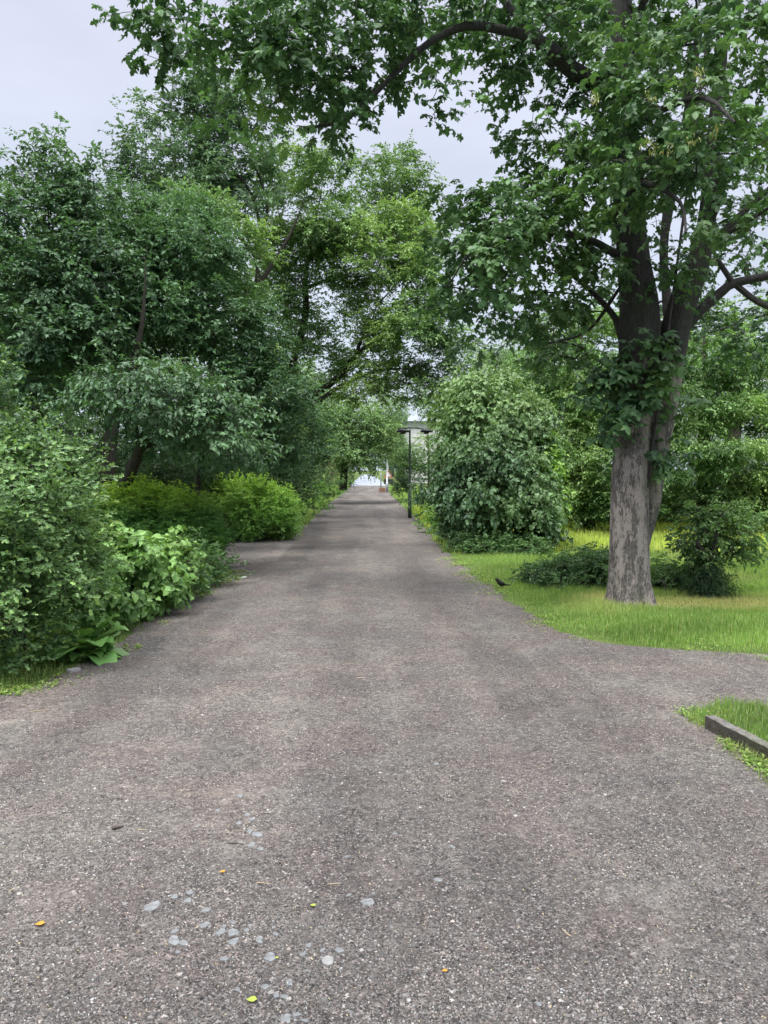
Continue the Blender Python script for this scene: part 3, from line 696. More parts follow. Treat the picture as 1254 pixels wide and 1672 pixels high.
    sk.grow(grown, rng, .16, .12, .1); sk.finish(.0032)
    parts = []
    for q, c in enumerate(sk.chains):
        if c[0] < nl and c[-1] < nl and len(c) > 40: continue
        c2 = [i for i in c if i >= nl or i == c[0]]
        R = sk.r[c2].copy()
        if len(c2) < 2: continue
        R[0] = R[1]*1.25 if c2[1] < n_l else R[1]
        m = R.max(); parts.append(sweep(sk.P[c2], R, 16 if m > .04 else 8 if m > .015 else 4 if m > .006 else 3, .06 if m > .04 else 0, q))
    V, T = join(parts); mesh_np('branches', V, T, M['bark_up'], smooth=True, parent=root)
    V, T, tt, (a, b) = foliage(tips, od, rng, MAPLE, .092, 2, 6, .20, .5, .8, .38, .16, 31, .55, None, .05)
    # yellowish young leaves low on the left sprays
    c = V[T].mean(1); tgt = [at(420, 190, 8.2), at(450, 245, 8.2), at(830, 545, 10), at(700, 330, 9)]
    for g in tgt: tt[:, 1] += .5*np.exp(-((c-g)**2).sum(1)/.10)
    tt[:, 1] = np.clip(tt[:, 1], 0, 1)
    mesh_np('crown', V, T, M['maple'], tt, parent=root)
    V, T = stick_mesh(a, b, .0022); mesh_np('twigs', V, T, M['bark_up'], parent=root)
    # leafy shoots sprouting round the fork of the trunk
    lob2 = [PL(1055, 640, Y0-.22, 62, 42, .16, 1.), PL(985, 640, Y0-.2, 34, 44, .16, .9), PL(1000, 590, Y0-.2, 24, 24, .1, .6), PL(1015, 655, Y0-.18, 36, 36, .14, 1.), PL(1075, 600, Y0-.2, 45, 42, .14, 1.), PL(1035, 570, Y0-.28, 25, 38, .06, .7), PL(1000, 690, Y0-.15, 26, 22, .1, .8), PL(1080, 735, Y0-.05, 14, 25, .05, .6)]
    tp, o2 = sample_clumps(lob2, rng, 1.15, .13, .8, (.4, 1), -1)
    V, T, tt, (a, b) = foliage(tp, o2*.6+np.array([0, -.7, 0]), rng, MAPLE, .125, 1, 4, .18, .6, .6, .38, .25, 3, .9, None, .03)
    mesh_np('trunk_shoots', V, T, M['maple'], tt, parent=root)
    # hanging bunches of seed keys
    for (px, py) in [(1138, 118), (1143, 128), (1064, 155), (970, 157), (1168, 212), (1130, 230), (1068, 240), (1092, 240), (1058, 230)]:
        c = at(px, py, 6.25); n = 14; bs = c+rng.normal(0, .022, (n, 3)); d = rng.normal(0, .5, (n, 3)); d[:, 2] -= 1
        V, T, tt = leaves(SLIM, bs, d, rng.normal(0, 1, (n, 3)), np.full(n, .045), rng.random((n, 2)), rng)
        mesh_np('seed_bunch', V, T, M['seed'], tt, parent=root)
hero()

# ------------------------------------------------------------------ left side, near to far
def stub(p, h=.5, r=.011): return wl((p[0], p[1], -.02, r), (p[0]+.02, p[1]+.02, h, r*.7))
def bush(name, label, lobes, leaf, mat, seed, base, cat='shrub', **kw):
    d = dict(per=1.6, csize=.16, flat=.8, size=.045, shoots=3, nleaf=7, slen=.14, droop=.1, up=.45, lie=.5, shell=(.55, 1.0), low=-.5,
             crown_name='foliage', trunk_name='stems', step=.15, tip_r=.003, jitter=.05)
    d.update(kw); hgt = max(L[2] for L in lobes)*.5
    return plant(name, label, cat, base, [stub(base, hgt)], lobes, leaf, mat, seed, **d)

b = G(40, 1085)
bush('hawthorn_bush', 'pale green small leaved bush with yellow tips at the left edge', [PL(20, 820, 6.3, 130, 110, .8), PL(-10, 960, 6.1, 150, 110, .7), PL(90, 810, 6.7, 50, 80, .4), PL(50, 725, 6.8, 50, 32, .4, .8),
     PL(125, 890, 6.8, 42, 55, .3, .9), PL(60, 930, 6.7, 75, 65, .4), PL(0, 1035, 6.2, 85, 46, .35), PL(60, 1050, 6.5, 40, 26, .2), PL(-30, 650, 7.2, 30, 90, .4, .8)], LOBED, M['hawthorn'], 21, b, per=1.5, size=.05, csize=.15, slen=.15, nleaf=7, shoots=4, fresh=.55, lie=.55, sticks=True)
b = G(200, 1000)
bush('broadleaf_shrub', 'low shrub of yellow green heart shaped leaves beside the dock plant', [PL(170, 925, 8.2, 70, 50, .35, 1), PL(230, 955, 8.5, 60, 48, .35, 1), PL(120, 960, 7.6, 50, 50, .3, 1), PL(270, 925, 9.2, 45, 42, .4, 1), PL(158, 985, 7.7, 42, 32, .25, 1), PL(215, 982, 8.3, 46, 28, .3, 1)], HEART, M['heart'], 22, b,
     per=1.2, size=.085, csize=.14, nleaf=5, slen=.16, droop=.6, lie=.35, shoots=3, fresh=.2, sticks=True)
b = G(290, 960)
bush('dark_ground_shrub', 'low dark green shrub filling in below the clipped hedge', [PL(270, 955, 9.7, 60, 36, .4, 1), PL(310, 925, 10.5, 60, 40, .4, 1)], RHOMB, M['bramble'], 23, b, size=.06, fresh=.1)
b = G(300, 925)
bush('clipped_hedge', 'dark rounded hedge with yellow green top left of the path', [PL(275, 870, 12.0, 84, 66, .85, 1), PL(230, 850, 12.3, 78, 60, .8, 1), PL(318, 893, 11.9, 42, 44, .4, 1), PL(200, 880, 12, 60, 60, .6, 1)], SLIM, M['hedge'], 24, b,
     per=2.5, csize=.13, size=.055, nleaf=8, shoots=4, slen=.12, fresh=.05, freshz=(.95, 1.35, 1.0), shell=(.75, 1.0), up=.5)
b = G(420, 883)
bush('round_shrub', 'bright green rounded shrub at the corner of the side path', [PL(415, 834, 17.8, 62, 50, .85, 1), PL(372, 822, 18.4, 46, 46, .7, 1), PL(455, 845, 18.0, 28, 36, .5, 1), PL(425, 858, 17.6, 52, 24, .6, 1)], RHOMB, M['hedge2'], 25, b,
     per=2.4, csize=.17, size=.055, nleaf=8, shoots=4, slen=.16, fresh=.2, freshz=(.5, 1.4, .8), shell=(.75, 1.0), up=.5)

# broad leaved dock plant
c = G(142, 1072); rng = np.random.default_rng(6)
root = empty('dock_plant', c, 'big leaved dock plant at the foot of the pale bush', 'plant')
for k in range(30):
    a = rng.uniform(-2.9, .7); L = rng.uniform(.24, .46); el = rng.uniform(.5, 1.35) if k < 18 else rng.uniform(.1, .5); w = L*.27
    h = np.array([math.cos(a), math.sin(a), 0]); s = np.array([-h[1], h[0], 0]); V = []; nseg = 9
    for i in range(nseg+1):
        u = i/nseg; e2 = el-1.3*u*u; hh = L*u
        p = c+h*(.02+hh*math.cos(el-.25*u*u))+np.array([0, 0, .02+hh*math.sin(max(-.2, el-.42*u*u))+.006*math.sin(i*2.1+k)])
        ww = (.004 if u < .2 else w*(math.sin(math.pi*min(1, ((u-.2)/.8)**.75*.95+.04))**.7))*(1+.09*math.sin(i*2.7+k))
        V += [p-s*ww+np.array([0, 0, ww*.3]), p, p+s*ww+np.array([0, 0, ww*.3])]
    T = []
    for i in range(nseg):
        o = i*3; T += [(o, o+1, o+4), (o, o+4, o+3), (o+1, o+2, o+5), (o+1, o+5, o+4)]
    mesh_np('leaf', np.array(V), np.array(T), M['dock'], np.full((len(T), 3), (rng.random(), rng.random()*.5, 0)), smooth=True, parent=root)

# the dark elder group
b = at(178, 850, 12.6)
plant('elder_tree', 'dark leafy elder with a leaning trunk above the clipped hedge', 'tree', b,
      [gl((165, 905, 12.8, .16), (175, 800, 12.8, .13), (180, 720, 12.9, .11), (200, 640, 13, .08), (230, 540, 13, .06), (240, 400, 13, .04)), gl((170, 860, 12.8, .12), (205, 790, 12.3, .10), (235, 720, 12, .075), (270, 650, 11.7, .05), (330, 620, 11.5, .03)),
       gl((175, 800, 12.8, .08), (120, 700, 12.8, .06), (60, 560, 13, .045), (50, 400, 13, .03)), gl((230, 730, 12, .05), (330, 700, 12.5, .04), (420, 680, 13, .02))],
      [PL(250, 640, 11.2, 110, 50, .9, 1.2), PL(330, 690, 11.4, 90, 55, .8, 1.1), PL(390, 735, 12.6, 60, 35, .6, .9), PL(260, 715, 11.8, 50, 30, .5, .8), PL(170, 660, 11.5, 60, 40, .6, 1.)],
      OVATE, M['elder'], 31, per=1.45, csize=.24, flat=.5, size=.09, shoots=3, nleaf=7, slen=.26, droop=.5, up=.8, lie=.3, fresh=.2, sticks=True)
plant('cherry_tree', 'dark green tree with spiky top shoots at the upper left', 'tree', at(60, 880, 14),
      [gl((60, 880, 14, .14), (60, 700, 14, .12), (70, 550, 14, .09), (80, 400, 14, .05), (75, 280, 14, .015)), gl((65, 620, 14, .07), (140, 480, 14, .05), (160, 330, 14, .02)), gl((62, 640, 14, .07), (-20, 520, 14, .05), (-60, 400, 14, .03))],
      [PL(60, 380, 13.5, 95, 65, 1.1, 1.1), PL(75, 275, 13.5, 34, 40, .4, .7), PL(150, 320, 13.8, 55, 45, .7, .9), PL(20, 300, 14, 40, 35, .6, .7), PL(20, 470, 13, 110, 70, 1.1, 1.2), PL(100, 560, 12.8, 110, 70, 1.1, 1.2), PL(30, 620, 12.5, 80, 60, .9, 1.2), PL(140, 450, 13.3, 80, 70, 1., 1.2), PL(90, 240, 13.5, 12, 24, .15, .8), PL(148, 280, 13.8, 22, 22, .25, .8)],
      OVATE, M['elder'], 32, per=1.5, csize=.28, flat=.6, size=.10, shoots=3, nleaf=7, slen=.28, droop=.3, up=.75, lie=.4, fresh=.16, sticks=True)
plant('plum_tree', 'dense dark tree behind the elder at middle left', 'tree', at(330, 860, 15.5),
      [gl((320, 850, 15.5, .12), (326, 700, 15.6, .09), (300, 560, 15.9, .05), (270, 400, 15.5, .012)), gl((320, 720, 15.5, .09), (400, 620, 15.5, .06), (470, 560, 15.5, .03)), gl((320, 660, 15.5, .08), (220, 520, 15.5, .05), (190, 400, 15.5, .03))],
      [PL(220, 430, 15, 80, 75, 1.1, 1.2), PL(310, 420, 15.2, 85, 70, 1.1, 1.2), PL(250, 530, 14.6, 100, 70, 1.2, 1.2), PL(360, 540, 15, 90, 80, 1.1, 1.2), PL(420, 640, 15, 80, 60, 1, 1.1), PL(470, 700, 15.4, 55, 50, .8, 1.), PL(400, 740, 15.6, 80, 30, .8, 1.), PL(150, 570, 14.5, 90, 60, 1, 1.2), PL(200, 350, 15.5, 60, 35, .8, .9), PL(300, 345, 15.8, 60, 30, .8, .9)],
      RHOMB, M['elder'], 33, limbk=.5, per=1.7, csize=.27, flat=.5, size=.10, shoots=3, nleaf=8, slen=.28, droop=.35, up=.7, lie=.4, fresh=.2)
plant('tall_ash_tree', 'tall blue green tree whose top stands highest on the left', 'tree', at(420, 830, 23),
      [gl((425, 840, 23, .24), (420, 640, 23, .2), (418, 520, 23, .17), (425, 400, 23, .14), (435, 330, 23, .10), (400, 230, 23, .06), (370, 150, 23, .03)), gl((420, 470, 23, .12), (470, 390, 23, .08), (500, 320, 23, .05)), gl((424, 430, 23, .1), (360, 340, 23, .07), (320, 250, 23, .04)), gl((428, 380, 23, .1), (400, 300, 22.5, .06), (300, 200, 22, .03)), gl((418, 480, 23, .11), (395, 430, 23, .08), (390, 400, 23, .05))],
      [PL(335, 140, 22.5, 40, 38, .8, 1.0), PL(350, 190, 22.5, 55, 40, 1., 1.), PL(255, 195, 22.5, 42, 28, .7, .9), PL(300, 170, 22.5, 30, 26, .6, .9), PL(280, 260, 22, 75, 42, 1.3, 1.1), PL(375, 260, 22.5, 75, 50, 1.2, 1.), PL(330, 320, 22, 90, 40, 1.3, 1.), PL(420, 320, 23.5, 60, 50, 1, .6), PL(225, 290, 22, 30, 35, .7, .9), PL(400, 180, 23, 60, 60, 1, .9)],
      RHOMB, M['bluegreen'], 34, limbk=.6, per=1.5, csize=.38, flat=.6, size=.125, shoots=3, nleaf=8, slen=.32, droop=.3, up=.75, lie=.45, fresh=.12)
plant('young_ash_tree', 'light green tree in front of the tall blue green one', 'tree', at(350, 845, 19),
      [gl((350, 845, 19, .12), (345, 640, 19, .10), (350, 500, 19, .07), (350, 380, 19, .03))],
      [PL(330, 345, 18.5, 65, 32, .8, 1.), PL(380, 400, 18.5, 60, 45, .8, .9), PL(340, 470, 18.5, 60, 45, .8, .8), PL(390, 500, 18.5, 40, 50, .7, .9), PL(410, 580, 18, 40, 45, .6, .8)],
      RHOMB, M['ash'], 35, per=1.6, csize=.3, flat=.5, size=.10, shoots=3, nleaf=8, slen=.28, droop=.4, up=.8, lie=.35, fresh=.25)
plant('leaning_maple', 'big tree whose dark limbs reach up and out over the path', 'tree', at(468, 815, 26),
      [gl((470, 815, 26, .3), (475, 700, 26, .27), (485, 660, 26, .22), (520, 640, 25.8, .17), (545, 622, 25.5, .15), (575, 590, 25, .12), (590, 555, 25, .09), (612, 510, 25, .06), (618, 470, 25, .05), (617, 430, 25, .03)),
       gl((488, 672, 26, .16), (520, 655, 25.5, .13), (560, 628, 25, .11), (610, 607, 24.5, .08), (665, 603, 24, .055), (720, 620, 23.5, .03)),
       gl((555, 615, 25.4, .09), (575, 585, 25, .075), (630, 540, 24.6, .05), (690, 500, 24, .025)),
       gl((473, 720, 26, .22), (478, 600, 26, .19), (498, 520, 26, .16), (500, 440, 26, .12), (520, 340, 26, .07), (530, 270, 26, .03)),
       gl((500, 470, 26, .11), (560, 450, 26, .06), (600, 462, 25.6, .035)), gl((500, 420, 26, .10), (570, 360, 25.8, .06), (650, 310, 25.5, .03)), gl((615, 500, 25, .04), (650, 460, 25, .03))],
      [PL(560, 385, 24.5, 90, 34, 1.6, 1.1), PL(640, 370, 25, 80, 38, 1.5, .9), PL(500, 400, 25, 70, 45, 1.4, 1.), PL(620, 440, 24.5, 90, 45, 1.5, .8), PL(680, 440, 24, 45, 60, 1.0, .9), PL(530, 480, 25.5, 80, 50, 1.4, .9), PL(660, 540, 24, 75, 45, 1.3, .9), PL(580, 550, 25.5, 80, 45, 1.3, .6), PL(700, 590, 23.6, 45, 30, .9, .8), PL(640, 610, 24.4, 50, 24, .8, .7),
       PL(560, 290, 26, 90, 50, 1.6, .6), PL(640, 290, 26.5, 55, 45, 1.3, .6), PL(480, 290, 26, 60, 60, 1.4, .6), PL(500, 600, 26, 70, 50, 1.2, .8), PL(450, 500, 26.5, 60, 90, 1.3, .7), PL(660, 340, 27, 40, 50, 1., .6), PL(480, 690, 25, 50, 40, .9, .9), PL(690, 635, 24, 45, 26, .9, .6), PL(600, 640, 25, 50, 30, 1., .8), PL(720, 540, 23.6, 40, 40, .9, .7), PL(600, 590, 25.5, 50, 26, 1., .8), PL(700, 500, 24, 40, 50, .9, .7)],
      RHOMB, M['ash'], 36, limbk=.7, per=2.2, csize=.4, flat=.4, size=.12, shoots=3, nleaf=9, slen=.36, droop=.3, up=.85, lie=.32, fresh=.3, ffreq=.35, step=.3)
plant('willow_tree', 'soft yellow green bushy tree under the leaning limbs', 'tree', at(560, 805, 38),
      [gl((560, 800, 38, .2), (565, 720, 38, .15), (575, 660, 38, .06))],
      [PL(570, 690, 37, 50, 45, 1.5, 1.2), PL(610, 720, 37, 40, 40, 1.3, 1.2), PL(560, 740, 36, 40, 35, 1.2, 1.1), PL(630, 690, 38, 28, 30, 1, 1.1), PL(590, 750, 37.5, 40, 22, 1.1, 1.), PL(530, 710, 37, 35, 50, 1.2, 1.), PL(640, 660, 38, 24, 24, .9, .9)],
      RHOMB, M['ash'], 37, per=1.6, csize=.42, flat=.9, size=.13, shoots=3, nleaf=8, slen=.38, droop=.5, up=.6, lie=.5, fresh=.3, ffreq=.3)
# undergrowth on the left bank
for i, (px, py, Y, rx, rz, mt, lab, nm) in enumerate([
    (90, 800, 14.5, 150, 70, 'under', 'dark undergrowth bush behind the hawthorn below the spiky topped tree', 'undergrowth_bush'),
    (430, 760, 19.5, 80, 48, 'under', 'dark bush in shade behind the round bright shrub', 'undergrowth_bush'),
    (494, 790, 23, 24, 50, 'under', 'narrow dark bush right of the round bright shrub', 'undergrowth_bush'),
    (512, 812, 27, 20, 22, 'hedge2', 'small bright green bush second along the left verge', 'verge_bush'),
    (537, 795, 33, 17, 24, 'bramble', 'grey green bush further along the left verge', 'verge_bush'),
    (556, 790, 44, 10, 22, 'hedge2', 'yellow green upright bush on the far left verge', 'verge_bush'),
    (545, 762, 40, 14, 20, 'red', 'bush with brownish pink leaves on the far left', 'red_leaved_bush'),
    (568, 785, 55, 7, 18, 'under', 'farthest dark bush on the left verge', 'verge_bush'),
    (330, 790, 19, 70, 55, 'under', 'dark bush under the dense trees behind the clipped hedge', 'undergrowth_bush'),
    (170, 830, 17.5, 60, 50, 'under', 'dark bush behind the leaning elder trunk', 'undergrowth_bush'),
    (110, 740, 18.5, 110, 75, 'under', 'tall dark undergrowth between the two left trunks', 'undergrowth_bush'),
    (270, 755, 18, 80, 75, 'under', 'tall dark undergrowth right of the elder trunk', 'undergrowth_bush'),
    (400, 715, 21, 70, 70, 'under', 'tall dark undergrowth above the round bright shrub', 'undergrowth_bush'),
    (500, 730, 31, 34, 70, 'under', 'tall dark undergrowth under the leaning limbs', 'undergrowth_bush')]):
    k = Y/F; bush(nm, lab, [PL(px, py, Y, rx, rz, rx*k*.9), PL(px-rx*.5, py+rz*.3, Y, rx*.7, rz*.7, rx*k*.7), PL(px+rx*.4, py+rz*.35, Y, rx*.6, rz*.65, rx*k*.7)], RHOMB, M[mt], 50+i, at(px, py, Y)*np.array([1, 1, 0]),
         per=1.3, csize=.3, size=.09, nleaf=7, slen=.25, fresh=.12)

# ------------------------------------------------------------------ right side
b = G(800, 893)
def R_shell(): return [PL(805, 800, 15.6, 88, 82, 1.1, 1.1), PL(800, 725, 15.9, 78, 66, 1.0, 1.1), PL(852, 835, 15.3, 52, 58, .7, 1.1), PL(776, 805, 16.0, 46, 75, .8, 1.1), PL(846, 745, 15.9, 42, 54, .8, 1.), PL(800, 655, 16.4, 70, 38, .8, 1.), PL(845, 690, 16.2, 45, 40, .7, 1.), PL(768, 730, 17, 38, 50, .7, 1.), PL(770, 645, 17, 40, 30, .7, .9), PL(868, 712, 15.7, 22, 20, .3, .9), PL(748, 675, 16.8, 24, 22, .4, .7), PL(820, 622, 16.6, 22, 20, .4, .7)]
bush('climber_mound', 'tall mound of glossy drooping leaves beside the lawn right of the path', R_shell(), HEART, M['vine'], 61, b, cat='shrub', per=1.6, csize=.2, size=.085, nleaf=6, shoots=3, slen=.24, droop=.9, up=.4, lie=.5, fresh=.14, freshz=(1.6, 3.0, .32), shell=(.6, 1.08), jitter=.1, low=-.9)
bush('bright_climber', 'strip of yellow green leaves on the right flank of the glossy mound', [PL(893, 800, 15.6, 18, 60, .4, 1.), PL(880, 740, 15.9, 22, 40, .4, .9), PL(897, 860, 15.5, 12, 34, .3, 1.)], HEART, M['lime'], 62, at(893, 880, 15.6)*np.array([1, 1, 0]), per=1.5, csize=.18, size=.08, nleaf=6, slen=.18, droop=.7, fresh=.3)
bush('ground_ivy', 'low leafy ground cover at the foot of the glossy mound', [PL(805, 890, 15.0, 78, 12, .7, 1.), PL(850, 896, 14.6, 46, 12, .5, 1.), PL(742, 868, 17.2, 24, 14, .6, 1.)], RHOMB, M['bramble'], 63, G(780, 905), cat='plant', per=2.0, csize=.15, size=.065, slen=.12)
plant('acacia_tree', 'light feathery tree rising behind the glossy mound', 'tree', at(820, 830, 24),
      [gl((820, 830, 24, .16), (815, 700, 24, .13), (800, 620, 24, .08), (780, 560, 24, .03)), gl((815, 680, 24, .07), (740, 640, 24, .05), (690, 615, 24, .02))],
      [PL(790, 610, 23.5, 60, 40, 1.1, .8), PL(740, 640, 23.5, 50, 38, 1., .7), PL(840, 600, 24, 60, 40, 1.1, .9), PL(860, 660, 24, 70, 50, 1.2, 1.), PL(706, 694, 30, 24, 22, .8, .45), PL(770, 670, 23, 60, 35, 1., .9), PL(800, 560, 24.5, 50, 25, .9, .5), PL(765, 595, 23, 50, 14, .8, .4)],
      SLIM, M['ash'], 64, per=1.5, csize=.36, flat=.5, size=.11, nleaf=9, slen=.36, droop=.4, fresh=.25)
plant('slender_tree', 'thin pale leaved tree standing in front of the white house', 'tree', at(700, 790, 62)*np.array([1, 1, 0]),
      [gl((700, 797, 62, .1), (700, 740, 62, .08), (698, 690, 62, .04), (698, 650, 62, .01))],
      [PL(700, 690, 62, 18, 26, .9, .45), PL(706, 735, 61, 20, 26, .9, .8), PL(690, 660, 63, 16, 18, .9, .6), PL(705, 650, 62, 22, 22, 1, .7), PL(685, 735, 61, 8, 20, .5, .4)],
      RHOMB, M['ash'], 165, per=1.2, csize=.5, flat=.6, size=.17, nleaf=7, slen=.4, fresh=.3)
# hornbeams: layered sprays
def hornbeam(name, label, base, trunk, env, seed, n=60, mat='hornbeam', **kw):
    rng = np.random.default_rng(seed); lob = []
    for (px, py, Y, rx, rz, ry) in env:
        L = PL(px, py, Y, rx, rz, ry)
        for k in range(n//len(env)):
            u = nrm(rng.normal(0, 1, 3)); u[1] = -abs(u[1])*.8 if rng.random() < .75 else u[1]
            c = L[:3]+u*L[3:6]*rng.uniform(.55, 1.0)
            if c[2] < .5: c[2] = .5+rng.random()*.4
            w = rng.uniform(.6, 1.15); lob.append(np.array([*c, w, w*.8, rng.uniform(.04, .09), 1.]))
    d = dict(per=.8, csize=.22, flat=.18, size=.085, shoots=3, nleaf=9, slen=.32, droop=.55, up=.9, lie=.28, fresh=.35, ffreq=.6, shell=(.2, 1.), low=-1, step=.3); d.update(kw)
    return plant(name, label, 'tree', base, trunk, lob, RHOMB, M[mat], seed, **d)
hornbeam('hornbeam_tree', 'hornbeam with layered drooping sprays right of the maple trunk', at(1150, 868, 20), [gl((1150, 868, 20, .22), (1150, 740, 20, .17), (1150, 600, 20, .1), (1150, 500, 20, .03))],
         [(1130, 760, 19.6, 100, 75, 1.7), (1200, 700, 19.6, 100, 80, 1.7), (1130, 640, 20, 90, 70, 1.7), (1230, 800, 19.5, 70, 50, 1.4), (1180, 600, 20.5, 80, 45, 1.5)], 71, n=64)
hornbeam('hornbeam_tree', 'hornbeam with layered drooping sprays between mound and maple trunk', at(960, 868, 20.5), [gl((960, 868, 20.5, .2), (960, 740, 20.5, .16), (950, 600, 20.5, .1), (950, 520, 20.5, .03))],
         [(980, 780, 20, 70, 75, 1.6), (930, 720, 20.4, 60, 80, 1.6), (990, 670, 20.3, 80, 70, 1.6), (930, 620, 20.8, 80, 50, 1.6)], 72, n=52, fresh=.3)
hornbeam('hornbeam_tree', 'hornbeam partly cut off by the right edge of the view', at(1360, 868, 21), [gl((1360, 868, 21, .2), (1360, 640, 21, .1))],
         [(1330, 760, 20.6, 90, 80, 1.8), (1300, 700, 20.8, 60, 80, 1.6)], 73, n=28)
for i, (px, py, Y, rx, rz, lab) in enumerate([(1000, 815, 23, 130, 60, 'dark thicket behind the hornbeams left of the maple trunk'), (1180, 815, 23, 140, 60, 'dark thicket behind the hornbeams right of the maple trunk'), (930, 690, 26, 110, 90, 'tall dark thicket at the back of the lawn')]):
    k = Y/F; bush('thicket', lab, [PL(px, py, Y, rx, rz, 1.2), PL(px-rx*.5, py+rz*.2, Y, rx*.6, rz*.8, 1.1), PL(px+rx*.5, py+rz*.2, Y, rx*.6, rz*.8, 1.1)], RHOMB, M['under'], 80+i, at(px, py, Y)*np.array([1, 1, 0]),
         per=1.2, csize=.35, size=.11, nleaf=7, slen=.3, fresh=.05)
plant('lime_tree', 'light green tree seen behind the forked maple boughs', 'tree', at(1200, 850, 27),
      [gl((1200, 850, 27, .25), (1200, 650, 27, .2), (1200, 480, 27, .05))],
      [PL(1180, 570, 27, 90, 45, 2, .8), PL(1100, 600, 27, 60, 50, 1.5, .9), PL(1245, 610, 28, 40, 30, 1.2, .5), PL(1010, 560, 28, 90, 60, 1.8, .9), PL(920, 540, 28, 60, 40, 1.4, .6), PL(1210, 510, 27, 60, 28, 1.4, .5)],
      RHOMB, M['maple_light'], 65, per=1.5, csize=.42, flat=.5, size=.13, nleaf=8, slen=.38, fresh=.15)

# small bushy tree on an overgrown stump, brambles
b = G(1160, 972)
plant('small_bushy_tree', 'small bushy tree on an overgrown stump right of the maple', 'tree', b,
      [wl((b[0], b[1], 0, .2), (b[0]-.02, b[1], .18, .13), (b[0]-.02, b[1], .4, .07), (b[0]+.05, b[1], .7, .04), (b[0]+.1, b[1], 1.0, .02)), wl((b[0], b[1], .4, .05), (b[0]-.25, b[1]-.1, .7, .03)), wl((b[0], b[1], .4, .05), (b[0]+.3, b[1]-.1, .7, .025))],
      [PL(1170, 870, 9.9, 58, 42, .42, 1.1), PL(1130, 885, 9.8, 32, 30, .3, 1.), PL(1210, 880, 9.9, 32, 28, .3, 1.), PL(1175, 835, 10, 40, 24, .3, 1.), PL(1150, 905, 9.9, 30, 10, .2, .8)],
      RHOMB, M['hornbeam'], 66, per=.62, csize=.13, flat=.5, size=.07, nleaf=7, shoots=3, slen=.15, droop=.4, fresh=.1, freshz=(1.0, 1.35, .3), low=-.9, shell=(.4, 1), sticks=True)
bush('stump_ivy', 'dark ivy and dry stems clothing the stump of the small tree', [PL(1156, 955, b[1]-.02, 30, 24, .24, 1.), PL(1150, 935, b[1]+.05, 24, 18, .2, 1.)], SLIM, M['under'], 67, b, cat='plant', per=2.4, csize=.08, size=.04, nleaf=8, slen=.12, droop=.9, up=.2)
b1 = G(930, 962)
bush('bramble_patch', 'low bramble thicket left of the maple foot', [PL(930, 938, 10.6, 66, 20, .5, 1.), PL(980, 935, 10.3, 40, 24, .4, 1.), PL(875, 943, 10.8, 30, 10, .25, .8), PL(945, 918, 11, 30, 18, .3, .6)], RHOMB, M['bramble'], 68, b1, cat='plant', per=1.8, csize=.1, size=.055, nleaf=7, slen=.14, droop=.3, sticks=True)
b1 = G(1085, 972)
bush('bramble_patch', 'low bramble thicket between the maple foot and the stump', [PL(1082, 950, 10.2, 34, 18, .35, 1.), PL(1112, 952, 10.4, 30, 15, .3, 1.), PL(1078, 925, 10.6, 12, 18, .15, .5)], RHOMB, M['bramble'], 69, b1, cat='plant', per=1.6, csize=.1, size=.055, nleaf=7, slen=.14, droop=.3, sticks=True)

# bushes along the far right verge
for i, (px, py, Y, rx, rz, mt, lab) in enumerate([
    (700, 800, 24, 24, 44, 'bluegreen', 'grey green bush just behind the two headed lamp post'),
    (657, 790, 41, 16, 20, 'under', 'dark round bush left of the lamp post'),
    (675, 760, 38, 22, 22, 'hawthorn', 'pale green bush behind the dark round one'),
    (720, 850, 19.5, 26, 24, 'hedge', 'low bright bush at the right verge by the mound'),
    (655, 740, 55, 20, 30, 'ash', 'tall light bush near the warning sign')]):
    k = Y/F; bush('verge_bush', lab, [PL(px, py, Y, rx, rz, rx*k), PL(px-rx*.2, py+rz*.4, Y, rx*.8, rz*.6, rx*k*.8), PL(px+rx*.4, py+rz*.35, Y, rx*.6, rz*.6, rx*k*.7)], RHOMB, M[mt], 90+i, at(px, py, Y)*np.array([1, 1, 0]),
         per=1.4, csize=.25, size=.085, nleaf=7, slen=.22, fresh=.15)

# ------------------------------------------------------------------ trees lining the far path (copies)
def copy_tree(o, loc, rz, sc):
    r = o.copy(); col.objects.link(r); r.location = loc; r.rotation_euler = (0, 0, rz); r.scale = (sc, sc, sc)
    for ch in o.children:
        c = ch.copy(); col.objects.link(c); c.parent = r; c.matrix_parent_inverse = ch.matrix_parent_inverse.copy()
    return r
def far_tree(seed, mat, label):
    lob = np.array([[0, 0, 6.2, 2.6, 2.6, 1.8, 1], [1.6, .4, 4.6, 1.9, 1.9, 1.2, 1], [-1.7, -.3, 4.8, 1.9, 1.8, 1.2, 1], [.2, -1.8, 4.4, 1.8, 1.6, 1.1, 1], [0, 1.8, 4.4, 1.8, 1.6, 1.1, 1], [0, 0, 8, 1.6, 1.6, 1.1, .9], [.5, -.5, 3, 2.3, 2.3, .8, .7], [-.6, .2, 1.6, 2.2, 2.2, .9, .7]])
    return plant('avenue_tree', label, 'tree', (0, 0, 0), [wl((0, 0, -.05, .2), (.05, 0, 2, .15), (0, .05, 4.5, .1), (0, 0, 7.5, .04))], lob, RHOMB, M[mat], seed, M['bark_grey'],
                 per=.55, csize=.5, flat=.6, size=.2, shoots=3, nleaf=7, slen=.45, droop=.4, fresh=.25, group='trees lining the far path', ffreq=.25)
protoA = far_tree(101, 'ash', 'leafy tree lining the far stretch of the path')
protoB = far_tree(102, 'bluegreen', 'leafy tree lining the far stretch of the path')
